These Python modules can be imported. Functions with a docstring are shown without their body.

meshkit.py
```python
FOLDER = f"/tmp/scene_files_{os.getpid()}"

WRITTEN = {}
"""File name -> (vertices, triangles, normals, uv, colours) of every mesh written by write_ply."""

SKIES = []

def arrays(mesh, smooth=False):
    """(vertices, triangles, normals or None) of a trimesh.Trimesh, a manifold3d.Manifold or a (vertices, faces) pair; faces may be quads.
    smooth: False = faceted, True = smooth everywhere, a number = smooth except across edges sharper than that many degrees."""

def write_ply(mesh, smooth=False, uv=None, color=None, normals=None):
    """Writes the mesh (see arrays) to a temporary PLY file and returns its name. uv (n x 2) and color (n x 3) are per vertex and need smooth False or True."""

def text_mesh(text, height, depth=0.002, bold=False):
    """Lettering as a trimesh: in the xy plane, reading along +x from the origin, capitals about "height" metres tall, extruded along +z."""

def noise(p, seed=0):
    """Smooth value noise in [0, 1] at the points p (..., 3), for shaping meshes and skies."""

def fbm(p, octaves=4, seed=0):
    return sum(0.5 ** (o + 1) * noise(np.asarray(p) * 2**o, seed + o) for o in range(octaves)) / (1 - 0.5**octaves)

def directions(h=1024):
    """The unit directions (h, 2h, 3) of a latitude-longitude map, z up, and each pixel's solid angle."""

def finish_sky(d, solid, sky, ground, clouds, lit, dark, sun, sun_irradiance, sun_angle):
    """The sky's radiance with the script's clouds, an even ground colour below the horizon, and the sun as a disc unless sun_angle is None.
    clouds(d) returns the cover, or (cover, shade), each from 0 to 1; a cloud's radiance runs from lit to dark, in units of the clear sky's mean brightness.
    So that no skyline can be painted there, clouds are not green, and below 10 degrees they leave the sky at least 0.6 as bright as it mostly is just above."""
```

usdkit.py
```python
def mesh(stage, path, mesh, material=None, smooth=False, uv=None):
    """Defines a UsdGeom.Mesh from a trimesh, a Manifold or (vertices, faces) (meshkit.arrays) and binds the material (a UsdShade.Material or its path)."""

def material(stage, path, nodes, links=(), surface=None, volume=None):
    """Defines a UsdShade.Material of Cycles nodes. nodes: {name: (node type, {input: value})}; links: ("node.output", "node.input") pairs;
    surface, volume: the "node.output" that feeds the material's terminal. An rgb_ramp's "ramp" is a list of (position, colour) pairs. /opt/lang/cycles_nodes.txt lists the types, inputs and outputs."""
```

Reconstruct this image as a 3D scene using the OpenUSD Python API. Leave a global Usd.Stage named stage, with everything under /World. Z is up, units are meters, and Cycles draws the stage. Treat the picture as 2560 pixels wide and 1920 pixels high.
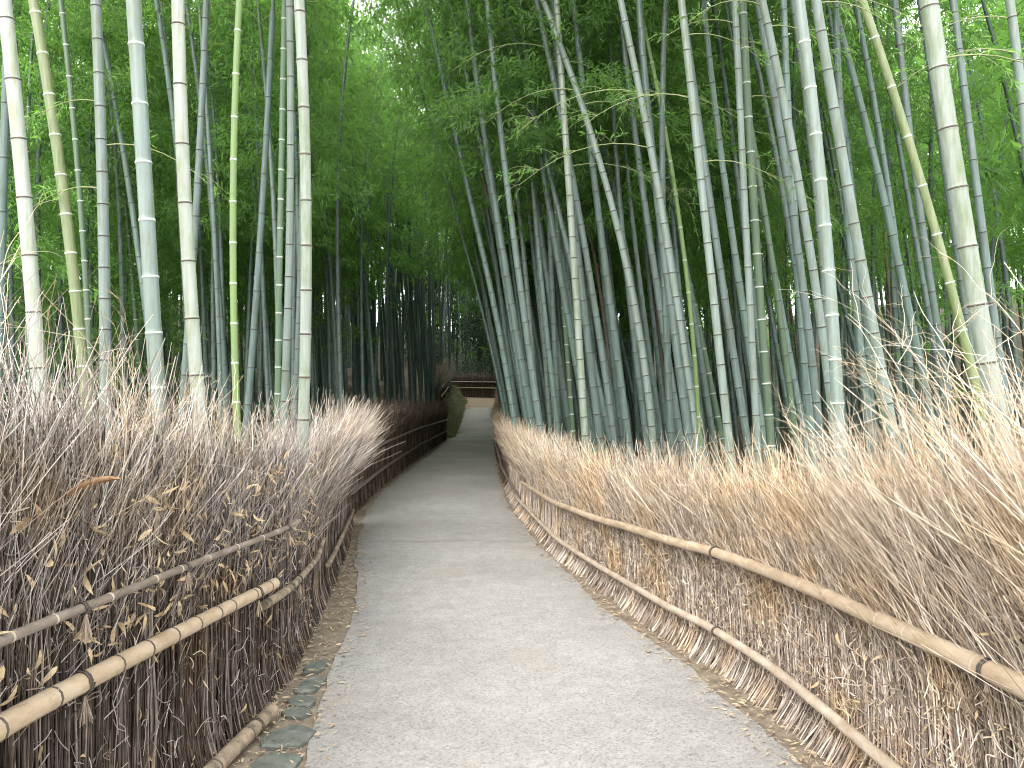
import math
import numpy as np
from pxr import Gf, Sdf, Usd, UsdGeom, UsdLux, UsdShade, Vt
import usdkit
import meshkit

stage = Usd.Stage.CreateInMemory()
UsdGeom.SetStageUpAxis(stage, 'Z')
UsdGeom.SetStageMetersPerUnit(stage, 1.0)
stage.SetDefaultPrim(UsdGeom.Xform.Define(stage, '/World').GetPrim())

# ------------------------------------------------------------------ camera, sky, sun, exposure
EYE, FOC, HOR = 1.55, 853.3, 400.0            # eye height, focal length and horizon in 1024 x 768 pixels
EXPOSURE = 1.97
SUN_DIR = np.array([-0.26, -0.80, 0.72]); SUN_DIR /= np.linalg.norm(SUN_DIR)
SKY_STRENGTH = 0.15
SUN_INTENSITY = 0.40

cam = UsdGeom.Camera.Define(stage, '/World/camera')
cam.CreateHorizontalApertureAttr(36.0)
cam.CreateVerticalApertureAttr(27.0)
cam.CreateFocalLengthAttr(30.0)
cam.CreateClippingRangeAttr(Gf.Vec2f(0.05, 1000.0))
cam.CreateExposureAttr(EXPOSURE)
cam.AddTranslateOp().Set(Gf.Vec3d(0, 0, EYE))
cam.AddRotateXOp().Set(90.0 + math.degrees(math.atan((HOR - 384.0) / FOC)))

LOOKS = '/World/Looks'
UsdGeom.Scope.Define(stage, LOOKS)
sun_el = math.asin(SUN_DIR[2]); sun_rot = math.atan2(SUN_DIR[0], SUN_DIR[1])
sky_mat = usdkit.material(stage, LOOKS + '/overcast_sky', {
    'tc': ('texture_coordinate', {}),
    'sky': ('sky_texture', {'sky_type': 'single_scattering', 'sun_disc': False, 'sun_elevation': sun_el, 'sun_rotation': sun_rot,
                            'aerosol_density': 3.0}),
    'cn': ('noise_texture', {'scale': 2.2, 'detail': 5.0, 'roughness': 0.55}),
    'cr': ('rgb_ramp', {'ramp': [(0.25, (0.55, 0.55, 0.55)), (0.6, (1, 1, 1))]}),
    'cloud': ('color', {'value': (9.0, 9.1, 9.0)}),
    'mix': ('mix_color', {'blend_type': 'mix', 'use_clamp': False}),
    'bg': ('background_shader', {'strength': SKY_STRENGTH}),
}, [('tc.generated', 'cn.vector'), ('cn.fac', 'cr.fac'), ('cr.color', 'mix.fac'), ('sky.color', 'mix.a'), ('cloud.color', 'mix.b'), ('mix.result', 'bg.color')],
    surface='bg.background')
dome = UsdLux.DomeLight.Define(stage, '/World/sky')
UsdShade.MaterialBindingAPI.Apply(dome.GetPrim()).Bind(sky_mat)
dome.GetPrim().SetCustomDataByKey('kind', 'structure')
sun = UsdLux.DistantLight.Define(stage, '/World/sun')
sun.CreateIntensityAttr(SUN_INTENSITY)
sun.CreateAngleAttr(45.0)
sun.CreateNormalizeAttr(True)
sun.CreateColorAttr(Gf.Vec3f(1.0, 0.96, 0.9))
sun.AddTransformOp().Set(Gf.Matrix4d().SetRotate(Gf.Rotation(Gf.Vec3d(0, 0, 1), Gf.Vec3d(*map(float, SUN_DIR)))))

# ------------------------------------------------------------------ naming helpers
USED = {}


def path_of(name, parent='/World'):
    parent = str(parent)
    k = USED.get((parent, name), 0)
    USED[(parent, name)] = k + 1
    return f'{parent}/{name}' + (f'_{k:03d}' if k else '')


def tag(prim, label=None, cat=None, group=None, kind=None):
    prim = prim.GetPrim() if hasattr(prim, 'GetPrim') else prim
    for key, val in (('label', label), ('category', cat), ('group', group), ('kind', kind)):
        if val:
            prim.SetCustomDataByKey(key, val)
    return prim


def thing(name, label, cat, group=None, loc=(0, 0, 0), kind=None):
    x = UsdGeom.Xform.Define(stage, path_of(name))
    x.AddTranslateOp().Set(Gf.Vec3d(*map(float, loc)))
    tag(x, label, cat, group, kind)
    return str(x.GetPath())


def mesh(name, v, f, mat, parent='/World', smooth=False, kind=None, label=None):
    m = usdkit.mesh(stage, path_of(name, parent), (np.asarray(v, float), np.asarray(f, int)), MAT[mat], smooth=smooth)
    tag(m, label, kind=kind)
    return str(m.GetPath())


def curves(name, pts, widths, mat, parent, kind='stuff'):
    """pts n x k x 3, widths n x k: linear curves as one prim."""
    n, k, _ = pts.shape
    c = UsdGeom.BasisCurves.Define(stage, path_of(name, parent))
    c.CreateTypeAttr('linear')
    c.CreatePointsAttr(Vt.Vec3fArray.FromNumpy(pts.reshape(-1, 3).astype(np.float32)))
    c.CreateCurveVertexCountsAttr(Vt.IntArray.FromNumpy(np.full(n, k, np.int32)))
    c.CreateWidthsAttr(Vt.FloatArray.FromNumpy(widths.reshape(-1).astype(np.float32)))
    c.SetWidthsInterpolation('vertex')
    UsdShade.MaterialBindingAPI.Apply(c.GetPrim()).Bind(MAT[mat])
    tag(c, kind=kind)
    return str(c.GetPath())


def px(u, v, y):
    return np.array([(u - 512.0) / FOC * y, y, EYE - (v - HOR) / FOC * y])


def sstep(a, b, x):
    t = np.clip((np.asarray(x, float) - a) / (b - a), 0, 1)
    return t * t * (3 - 2 * t)


def unit(a):
    return a / np.maximum(np.linalg.norm(a, axis=-1, keepdims=True), 1e-9)


# ------------------------------------------------------------------ materials
MAT = {}


def ramp_mat(name, stops, scale=(8, 8, 8), rough=0.7, bump=0.0, bump_scale=60, detail=4.0, rand=0.0, spec=0.3, coord='tc.object', bump_dist=0.01):
    nodes = {'tc': ('texture_coordinate', {}), 'geo': ('geometry', {}), 'map': ('mapping', {'scale': scale}),
             'n': ('noise_texture', {'scale': 1.0, 'detail': detail, 'roughness': 0.6}),
             'r': ('rgb_ramp', {'ramp': stops}),
             'p': ('principled_bsdf', {'roughness': rough, 'specular_ior_level': spec})}
    links = [(coord, 'map.vector'), ('map.vector', 'n.vector'), ('n.fac', 'r.fac')]
    last = 'r.color'
    if rand:
        nodes |= {'oi': ('object_info', {}), 'mr': ('map_range', {'from_min': 0.0, 'from_max': 1.0, 'to_min': 1 - rand, 'to_max': 1 + rand}),
                  'hs': ('hsv', {})}
        links += [('oi.random', 'mr.value'), ('mr.result', 'hs.value'), (last, 'hs.color')]
        last = 'hs.color'
    links.append((last, 'p.base_color'))
    if bump:
        nodes |= {'bn': ('noise_texture', {'scale': bump_scale, 'detail': 4.0}), 'b': ('bump', {'strength': bump, 'distance': bump_dist})}
        links += [(coord, 'bn.vector'), ('bn.fac', 'b.height'), ('b.normal', 'p.normal')]
    MAT[name] = usdkit.material(stage, f'{LOOKS}/{name}', nodes, links, surface='p.BSDF')


# bamboo culms: waxy skin with long faint streaks and blotches
def culm_mat(name, a, b, blot, rand=0.18):
    nodes = {'tc': ('texture_coordinate', {}), 'm1': ('mapping', {'scale': (60, 60, 1.6)}), 'm2': ('mapping', {'scale': (14, 14, 3.2)}),
             'n1': ('noise_texture', {'scale': 1.0, 'detail': 4.0}), 'n2': ('noise_texture', {'scale': 1.0, 'detail': 5.0, 'roughness': 0.65}),
             'r1': ('rgb_ramp', {'ramp': [(0.3, a), (0.7, b)]}), 'r2': ('rgb_ramp', {'ramp': [(0.46, (0, 0, 0)), (0.66, (0.85, 0.85, 0.85))]}),
             'mx': ('mix_color', {'b': blot}), 'oi': ('object_info', {}),
             'mr': ('map_range', {'from_min': 0.0, 'from_max': 1.0, 'to_min': 1 - rand, 'to_max': 1 + rand}), 'hs': ('hsv', {}),
             'p': ('principled_bsdf', {'roughness': 0.42, 'specular_ior_level': 0.4})}
    links = [('tc.object', 'm1.vector'), ('tc.object', 'm2.vector'), ('m1.vector', 'n1.vector'), ('m2.vector', 'n2.vector'), ('n1.fac', 'r1.fac'),
             ('n2.fac', 'r2.fac'), ('r2.color', 'mx.fac'), ('r1.color', 'mx.a'), ('oi.random', 'mr.value'), ('mr.result', 'hs.value'),
             ('mx.result', 'hs.color'), ('hs.color', 'p.base_color')]
    MAT[name] = usdkit.material(stage, f'{LOOKS}/{name}', nodes, links, surface='p.BSDF')


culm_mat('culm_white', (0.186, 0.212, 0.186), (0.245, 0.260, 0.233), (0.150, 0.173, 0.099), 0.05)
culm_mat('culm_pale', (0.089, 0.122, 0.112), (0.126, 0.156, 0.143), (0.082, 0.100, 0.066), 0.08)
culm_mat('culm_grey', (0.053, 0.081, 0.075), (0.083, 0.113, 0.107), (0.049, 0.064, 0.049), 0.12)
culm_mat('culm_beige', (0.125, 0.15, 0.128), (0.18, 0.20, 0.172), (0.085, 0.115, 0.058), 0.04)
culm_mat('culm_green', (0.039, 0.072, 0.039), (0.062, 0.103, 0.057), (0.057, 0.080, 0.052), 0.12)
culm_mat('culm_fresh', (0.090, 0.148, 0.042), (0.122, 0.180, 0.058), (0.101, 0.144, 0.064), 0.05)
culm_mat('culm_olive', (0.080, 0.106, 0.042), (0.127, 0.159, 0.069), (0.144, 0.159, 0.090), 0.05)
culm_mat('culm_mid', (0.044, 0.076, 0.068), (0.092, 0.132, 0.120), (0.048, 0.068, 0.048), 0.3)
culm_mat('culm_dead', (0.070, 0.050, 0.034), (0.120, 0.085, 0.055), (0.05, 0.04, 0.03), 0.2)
ramp_mat('node_dark', [(0.3, (0.021, 0.021, 0.018)), (0.7, (0.054, 0.048, 0.039))], (30, 30, 30))
ramp_mat('node_white', [(0.3, (0.24, 0.27, 0.24)), (0.7, (0.40, 0.42, 0.39))], (40, 40, 40))
ramp_mat('node_brown', [(0.3, (0.036, 0.031, 0.025)), (0.7, (0.075, 0.062, 0.048))], (30, 30, 30))
ramp_mat('twig_green', [(0.3, (0.14, 0.17, 0.07)), (0.7, (0.22, 0.24, 0.12))], (20, 20, 20))


def leaf_mat(name, stops, trans, tcol):
    nodes = {'geo': ('geometry', {}), 'r': ('rgb_ramp', {'ramp': stops}), 'oi': ('object_info', {}),
             'mr': ('map_range', {'from_min': 0.0, 'from_max': 1.0, 'to_min': 0.75, 'to_max': 1.25}), 'hs': ('hsv', {}), 'hs2': ('hsv', {'value': 1.0}),
             'p': ('principled_bsdf', {'roughness': 0.45, 'specular_ior_level': 0.35}), 't': ('translucent_bsdf', {}), 'm': ('mix_closure', {'fac': trans}),
             'tm': ('mix_color', {'blend_type': 'multiply', 'fac': 1.0, 'b': tcol, 'use_clamp': False})}
    links = [('geo.random_per_island', 'r.fac'), ('r.color', 'hs.color'), ('oi.random', 'mr.value'), ('mr.result', 'hs.value'), ('hs.color', 'p.base_color'),
             ('hs.color', 'tm.a'), ('tm.result', 't.color'), ('p.BSDF', 'm.closure1'), ('t.BSDF', 'm.closure2')]
    MAT[name] = usdkit.material(stage, f'{LOOKS}/{name}', nodes, links, surface='m.closure')


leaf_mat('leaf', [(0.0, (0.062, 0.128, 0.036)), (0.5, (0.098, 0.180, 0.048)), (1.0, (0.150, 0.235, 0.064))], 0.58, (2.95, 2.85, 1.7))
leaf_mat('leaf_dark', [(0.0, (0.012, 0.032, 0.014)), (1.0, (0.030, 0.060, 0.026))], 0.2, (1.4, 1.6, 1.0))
ramp_mat('dead_leaf', [(0.25, (0.203, 0.133, 0.070)), (0.5, (0.328, 0.242, 0.140)), (0.75, (0.452, 0.359, 0.234))], (14, 14, 14), 0.7)
ramp_mat('sheath', [(0.3, (0.132, 0.066, 0.027)), (0.7, (0.240, 0.144, 0.072))], (20, 20, 20), 0.6)
ramp_mat('litter_leaf', [(0.25, (0.125, 0.090, 0.055)), (0.5, (0.265, 0.203, 0.133)), (0.75, (0.390, 0.320, 0.226))], (25, 25, 25), 0.8)


def stick_mat(name, stops, rough=0.8, bands=True):
    nodes = {'hi': ('hair_info', {}), 'wn': ('white_noise_texture', {'dimensions': '1D'}), 'r': ('rgb_ramp', {'ramp': stops}),
             'geo': ('geometry', {}), 'n': ('noise_texture', {'scale': 22.0, 'detail': 3.0}),
             'mr': ('map_range', {'from_min': 0.3, 'from_max': 0.7, 'to_min': 0.65, 'to_max': 1.25}), 'hs': ('hsv', {}),
             'p': ('principled_bsdf', {'roughness': rough, 'specular_ior_level': 0.2})}
    nodes |= {'pn': ('noise_texture', {'scale': 2.1, 'detail': 3.0, 'roughness': 0.6}), 'pr': ('rgb_ramp', {'ramp': [(0.36, (0.97, 0.97, 1.0)), (0.5, (1, 1, 1)), (0.64, (1.14, 1.0, 0.80))]}),
              'pm': ('mix_color', {'blend_type': 'multiply', 'fac': 1.0, 'use_clamp': False})}
    links = [('hi.index', 'wn.w'), ('wn.value', 'r.fac'), ('geo.position', 'n.vector'), ('n.fac', 'mr.value'), ('mr.result', 'hs.value'), ('r.color', 'hs.color'),
             ('geo.position', 'pn.vector'), ('pn.fac', 'pr.fac'), ('pr.color', 'pm.b'), ('hs.color', 'pm.a'), ('pm.result', 'p.base_color')]
    MAT[name] = usdkit.material(stage, f'{LOOKS}/{name}', nodes, links, surface='p.BSDF')


TONES = {
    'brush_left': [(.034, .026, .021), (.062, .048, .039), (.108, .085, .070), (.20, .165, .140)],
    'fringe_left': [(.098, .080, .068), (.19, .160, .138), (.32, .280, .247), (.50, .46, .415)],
    'brush_right': [(.14, .108, .088), (.285, .232, .195), (.43, .365, .31), (.58, .515, .45)],
    'fringe_right': [(.15, .112, .080), (.27, .213, .158), (.40, .33, .255), (.56, .49, .40)],
    'stray': [(.26, .20, .13), (.39, .33, .25), (.50, .45, .37)],
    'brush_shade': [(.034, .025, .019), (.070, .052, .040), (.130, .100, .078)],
    'rope': [(.23, .18, .135)],
    'bank_grass': [(.05, .07, .015), (.10, .10, .03), (.17, .14, .06)],
}
SHARE = {4: [.28, .34, .26, .12], 3: [.35, .4, .25], 1: [1.0]}
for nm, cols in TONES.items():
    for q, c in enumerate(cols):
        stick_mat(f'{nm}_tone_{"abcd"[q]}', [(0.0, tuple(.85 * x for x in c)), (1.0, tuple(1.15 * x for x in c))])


def toned(name, pts, widths, mat, parent, seed=0):
    """Splits thin stems over a few tones of one material, a prim for each tone."""
    cols = TONES[mat]
    pick = np.random.default_rng(len(pts) + seed).choice(len(cols), len(pts), p=SHARE[len(cols)])
    for q in range(len(cols)):
        m = pick == q
        if m.any():
            curves(name, pts[m], widths[m], f'{mat}_tone_{"abcd"[q]}', parent)


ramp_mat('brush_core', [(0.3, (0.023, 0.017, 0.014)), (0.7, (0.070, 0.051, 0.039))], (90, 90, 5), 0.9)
ramp_mat('brush_core_tan', [(0.3, (0.078, 0.058, 0.045)), (0.7, (0.187, 0.148, 0.117))], (90, 90, 5), 0.9)
ramp_mat('rail_tan', [(0.3, (0.211, 0.152, 0.098)), (0.5, (0.281, 0.215, 0.148)), (0.7, (0.343, 0.277, 0.207))], (7, 7, 20), 0.45, 0.15, 80)
ramp_mat('rail_grey', [(0.3, (0.078, 0.061, 0.047)), (0.5, (0.125, 0.100, 0.081)), (0.7, (0.179, 0.148, 0.125))], (7, 7, 25), 0.6, 0.2, 80)
ramp_mat('rail_pale', [(0.3, (0.224, 0.172, 0.124)), (0.5, (0.296, 0.240, 0.188)), (0.7, (0.376, 0.320, 0.260))], (7, 7, 20), 0.5, 0.2, 80)
ramp_mat('rail_weathered', [(0.3, (0.039, 0.031, 0.023)), (0.48, (0.156, 0.121, 0.086)), (0.7, (0.281, 0.218, 0.156))], (14, 14, 14), 0.7, 0.4, 60)
ramp_mat('stone', [(0.3, (0.044, 0.050, 0.044)), (0.5, (0.084, 0.092, 0.080)), (0.7, (0.132, 0.138, 0.120))], (9, 9, 9), 0.75, 0.6, 30)
ramp_mat('forest_floor', [(0.25, (0.021, 0.016, 0.010)), (0.5, (0.051, 0.037, 0.022)), (0.75, (0.096, 0.072, 0.042))], (2.2, 2.2, 2.2), 0.9, 0.8, 18, 8.0)
ramp_mat('soil', [(0.25, (0.086, 0.065, 0.045)), (0.5, (0.148, 0.117, 0.087)), (0.75, (0.211, 0.172, 0.133))], (9, 9, 9), 0.9, 0.6, 50, 8.0)
ramp_mat('clay', [(0.25, (0.135, 0.096, 0.066)), (0.75, (0.205, 0.152, 0.108))], (2, 2, 2), 0.9, 0.5, 12, 8.0)
ramp_mat('moss', [(0.3, (0.032, 0.029, 0.014)), (0.5, (0.054, 0.061, 0.018)), (0.7, (0.108, 0.095, 0.041))], (2.0, 2.0, 2.0), 0.9, 1.0, 16, 8.0, bump_dist=0.05)
ramp_mat('bark', [(0.3, (0.024, 0.019, 0.016)), (0.7, (0.072, 0.056, 0.044))], (20, 20, 4), 0.9, 0.8, 25)

# pavement: pale worn asphalt, coarse speckle, damp-looking blotches and dusty margins
MAT['pavement'] = usdkit.material(stage, LOOKS + '/pavement', {
    'g': ('geometry', {}), 'big': ('noise_texture', {'scale': 0.55, 'detail': 5.0, 'roughness': 0.6}), 'mid': ('noise_texture', {'scale': 7.0, 'detail': 6.0, 'roughness': 0.7}),
    'v': ('voronoi_texture', {'scale': 95.0}), 'f': ('noise_texture', {'scale': 260.0, 'detail': 2.0}),
    'rb': ('rgb_ramp', {'ramp': [(0.3, (0.175, 0.167, 0.158)), (0.5, (0.208, 0.200, 0.191)), (0.7, (0.238, 0.230, 0.221))]}),
    'rm': ('rgb_ramp', {'ramp': [(0.3, (0.86, 0.86, 0.86)), (0.7, (1.1, 1.1, 1.1))]}),
    'rv': ('rgb_ramp', {'ramp': [(0.0, (0.45, 0.45, 0.45)), (0.35, (0.92, 0.92, 0.92)), (1.0, (1.3, 1.28, 1.25))]}),
    'm1': ('mix_color', {'blend_type': 'multiply', 'fac': 1.0, 'use_clamp': False}), 'm2': ('mix_color', {'blend_type': 'multiply', 'fac': 0.75, 'use_clamp': False}),
    'dn': ('noise_texture', {'scale': 0.9, 'detail': 6.0, 'roughness': 0.7, 'distortion': 0.6}), 'dr': ('rgb_ramp', {'ramp': [(0.56, (0, 0, 0)), (0.72, (0.75, 0.75, 0.75))]}),
    'm3': ('mix_color', {'b': (0.205, 0.172, 0.138)}),
    'b': ('bump', {'strength': 0.5, 'distance': 0.004}), 'p': ('principled_bsdf', {'roughness': 0.85, 'specular_ior_level': 0.25}),
}, [('g.position', 'big.vector'), ('g.position', 'mid.vector'), ('g.position', 'v.vector'), ('g.position', 'f.vector'), ('big.fac', 'rb.fac'), ('mid.fac', 'rm.fac'),
    ('v.color', 'rv.fac'), ('rb.color', 'm1.a'), ('rm.color', 'm1.b'), ('m1.result', 'm2.a'), ('rv.color', 'm2.b'), ('g.position', 'dn.vector'), ('dn.fac', 'dr.fac'), ('dr.color', 'm3.fac'), ('m2.result', 'm3.a'), ('m3.result', 'p.base_color'),
    ('f.fac', 'b.height'), ('b.normal', 'p.normal')], surface='p.BSDF')

# ------------------------------------------------------------------ ground plan (x right, y ahead)
PL = np.array([(-3, -.72), (0, -.76), (2.5, -.84), (3.6, -.89), (4.5, -.98), (5.2, -1.05), (6.4, -1.16), (8.5, -1.55), (11.6, -2.0), (14.5, -2.2), (21, -2.34), (33, -2.45), (42, -2.62), (50, -2.7), (70, -2.7)])
PR = np.array([(-3, 1.3), (0, 1.28), (3.6, 1.22), (4.4, 1.12), (5.1, .98), (6.5, .67), (9.6, .22), (12.6, -.07), (17.2, -.28), (30, -.63), (42, -.85), (50, -.9), (70, -.9)])
FL = np.array([(-1, -1.44), (2.3, -1.40), (3.6, -1.32), (4.2, -1.27), (4.7, -1.26), (6.1, -1.40), (6.9, -1.49), (9.6, -1.84), (10.6, -2.0)])
FM = np.array([(11.0, -2.14), (15.4, -2.34), (22.4, -2.50), (34.2, -2.62)])
FR = np.array([(-1, 1.56), (2.4, 1.50), (3.7, 1.42), (4.3, 1.36), (5.0, 1.23), (5.5, 1.08), (6.9, .80), (8.5, .50), (11.6, .15), (16.3, -.13), (24.5, -.42), (38, -.72), (47, -.78)])


def smooth_line(P, step=0.1):
    """Monotone resampling of a (y, x) table, smoothed; returns n x 2 (x, y)."""
    y = np.arange(P[0, 0], P[-1, 0] + 1e-6, step)
    x = np.interp(y, P[:, 0], P[:, 1])
    k = np.hanning(15); k /= k.sum()
    xs = np.convolve(np.pad(x, 7, mode='edge') + 0, k, mode='valid')
    # keep slopes at the ends
    xs[:7], xs[-7:] = x[:7], x[-7:]
    return np.stack([xs, y], 1)


def table(P):
    L = smooth_line(P)
    return lambda y: np.interp(y, L[:, 1], L[:, 0])


pl, pr, fr = table(PL), table(PR), table(FR)
fl = table(np.vstack([FL, FM, [(60, -2.9)]]))


def path_h(y):
    return 1.9 * sstep(36, 56, y)


def ground_h(x, y):
    x, y = np.asarray(x, float), np.asarray(y, float)
    dl = np.maximum(fl(y) - 0.3 - x, 0)
    dr = np.maximum(x - fr(y) - 0.3, 0)
    h = path_h(y)
    h = h + 0.9 * sstep(17, 36, y) * sstep(0.2, 4, dl) + 0.045 * np.minimum(dl, 40) * sstep(8, 25, y) + 0.9 * sstep(33, 40, y) * sstep(0.15, 0.9, np.maximum(pl(y) - 0.05 - x, 0)) * (1 - sstep(48, 54, y))
    h = h + 0.03 * np.minimum(dr, 40) * sstep(15, 35, y)
    h = h + .10 * np.clip(np.maximum(dl, dr) - 12, 0, 45) * sstep(4, 20, y) + .22 * np.clip(y - 55, 0, 24)
    n = meshkit.noise(np.stack([x * .7, y * .7, 0 * x], -1), 3) - 0.5
    off = np.maximum(pl(y) - x, x - pr(y))
    return h + 0.16 * n * sstep(0.4, 2.5, off) + 0.02 * np.maximum(meshkit.noise(np.stack([x * 3, y * 3, 0 * x], -1), 5), 0) * sstep(0.0, 0.2, off)


def sheet(xs, ys, zf):
    X, Y = np.meshgrid(xs, ys, indexing='ij')
    v = np.stack([X, Y, zf(X, Y)], -1).reshape(-1, 3)
    return v, grid_faces(len(xs), len(ys))


def grid_faces(n, m):
    i = np.arange(n * m).reshape(n, m)
    a, b, c, d = i[:-1, :-1].ravel(), i[1:, :-1].ravel(), i[1:, 1:].ravel(), i[:-1, 1:].ravel()
    return np.vstack([np.stack([a, b, c], 1), np.stack([a, c, d], 1)])


# terrain
xs = np.concatenate([np.arange(-160, -24, 8), np.arange(-24, -6, .6), np.arange(-6, 6, .15), np.arange(6, 24, .6), np.arange(24, 161, 8)])
ys = np.concatenate([np.arange(-60, -4, 8), np.arange(-4, 14, .15), np.arange(14, 60, .5), np.arange(60, 240, 10)])
v, f = sheet(xs, ys, lambda X, Y: ground_h(X, Y) - 0.03 - 0.02 * ((X > pl(Y) - .3) & (X < pr(Y) + .3)))
tag(stage.GetPrimAtPath(mesh('forest_ground', v, f, 'forest_floor', smooth=True)), 'dark leaf littered forest floor under the bamboo', 'ground', kind='structure')

rng = np.random.default_rng(7)


def ribbon(ya, yb, step, left, right, zoff, n=8, jag=0.0, seed=1, crown=0.0):
    y = np.arange(ya, yb + 1e-6, step)
    a, b = left(y), right(y)
    if jag:
        a = a - jag * (meshkit.fbm(np.stack([y * 2.2, 0 * y, 0 * y], -1), 4, seed) - .5) * 2
        b = b + jag * (meshkit.fbm(np.stack([y * 2.2, 0 * y + 9, 0 * y], -1), 4, seed + 5) - .5) * 2
    t = np.linspace(0, 1, n)
    X = a[None] + (b - a)[None] * t[:, None]
    Y = np.broadcast_to(y[None], X.shape)
    Z = path_h(Y) + zoff + crown * (1 - (2 * t[:, None] - 1) ** 2)
    return np.stack([X, Y, Z], -1).reshape(-1, 3), grid_faces(n, len(y))


v, f = ribbon(-4, 60, .15, lambda y: fl(y) - .25, lambda y: fr(y) + .3, 0.0, 24)
v[:, 2] += 0.018 * (meshkit.fbm(v * [4, 4, 0], 4, 2) - .3) * np.clip(np.maximum(pl(v[:, 1]) - v[:, 0], v[:, 0] - pr(v[:, 1])) * 6, 0, 1) - 0.004
tag(stage.GetPrimAtPath(mesh('path_verge', v, f, 'soil', smooth=True)), 'strip of bare soil and litter along both edges of the path', 'path', kind='structure')
path_root = thing('path', 'pale grey asphalt path curving away between the brushwood fences', 'path', kind='structure')
v, f = ribbon(-4, 47.2, .1, pl, pr, 0.006, 14, 0.05, 3, 0.012)
mesh('pavement', v, f, 'pavement', path_root, smooth=True)
for ys_, w_ in ((9.3, .012), (20.4, .03), (31.0, .035)):
    t = np.linspace(.03, .97, 30)
    x_ = pl(ys_) + (pr(ys_) - pl(ys_)) * t
    y_ = ys_ + .05 * (meshkit.fbm(np.stack([x_ * 3, 0 * x_ + ys_, 0 * x_], -1), 3, 4) - .5)
    z_ = path_h(y_) + .0062 + .012 * (1 - (2 * t - 1) ** 2) + .002
    v = np.vstack([np.stack([x_, y_, z_], -1), np.stack([x_, y_ + w_, z_], -1)])
    mesh('pavement_seam', v, grid_faces(2, 30)[:, ::-1], 'rail_weathered', path_root)
v, f = ribbon(46.5, 58, .2, lambda y: pl(y) - .6, lambda y: pr(y) + .3, 0.014, 10, 0.2, 9)
tag(stage.GetPrimAtPath(mesh('dirt_track', v, f, 'clay', smooth=True)), 'reddish bare earth where the path ends at the bend', 'path', kind='structure')


# ------------------------------------------------------------------ tube and bamboo builders
def tube(C, R, n=8, caps=True):
    """Tube along centres C (k x 3) with radii R (k)."""
    C, R = np.asarray(C, float), np.broadcast_to(np.asarray(R, float), (len(C),))
    T = unit(np.gradient(C, axis=0))
    ref = np.array([1.0, 0, 0]) if abs(T[0, 0]) < .8 else np.array([0, 1.0, 0])
    U = unit(ref - (T @ ref)[:, None] * T)
    W = np.cross(T, U)
    a = np.arange(n) / n * 2 * np.pi
    v = C[:, None] + R[:, None, None] * (np.cos(a)[None, :, None] * U[:, None] + np.sin(a)[None, :, None] * W[:, None])
    k = len(C)
    i = np.arange(k * n).reshape(k, n)
    j = np.roll(i, -1, 1)
    f = np.vstack([np.stack([i[:-1].ravel(), j[:-1].ravel(), j[1:].ravel()], 1), np.stack([i[:-1].ravel(), j[1:].ravel(), i[1:].ravel()], 1)])
    v = v.reshape(-1, 3)
    if caps:
        v = np.vstack([v, C[0], C[-1]])
        q = np.arange(n)
        f = np.vstack([f, np.stack([np.roll(q, -1), q, np.full(n, k * n)], 1), np.stack([q + (k - 1) * n, np.roll(q, -1) + (k - 1) * n, np.full(n, k * n + 1)], 1)])
    return v, f


def join(parts):
    V, F, o = [], [], 0
    for v, f in parts:
        V.append(v); F.append(np.asarray(f) + o); o += len(v)
    return np.vstack(V), np.vstack(F)


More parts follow.
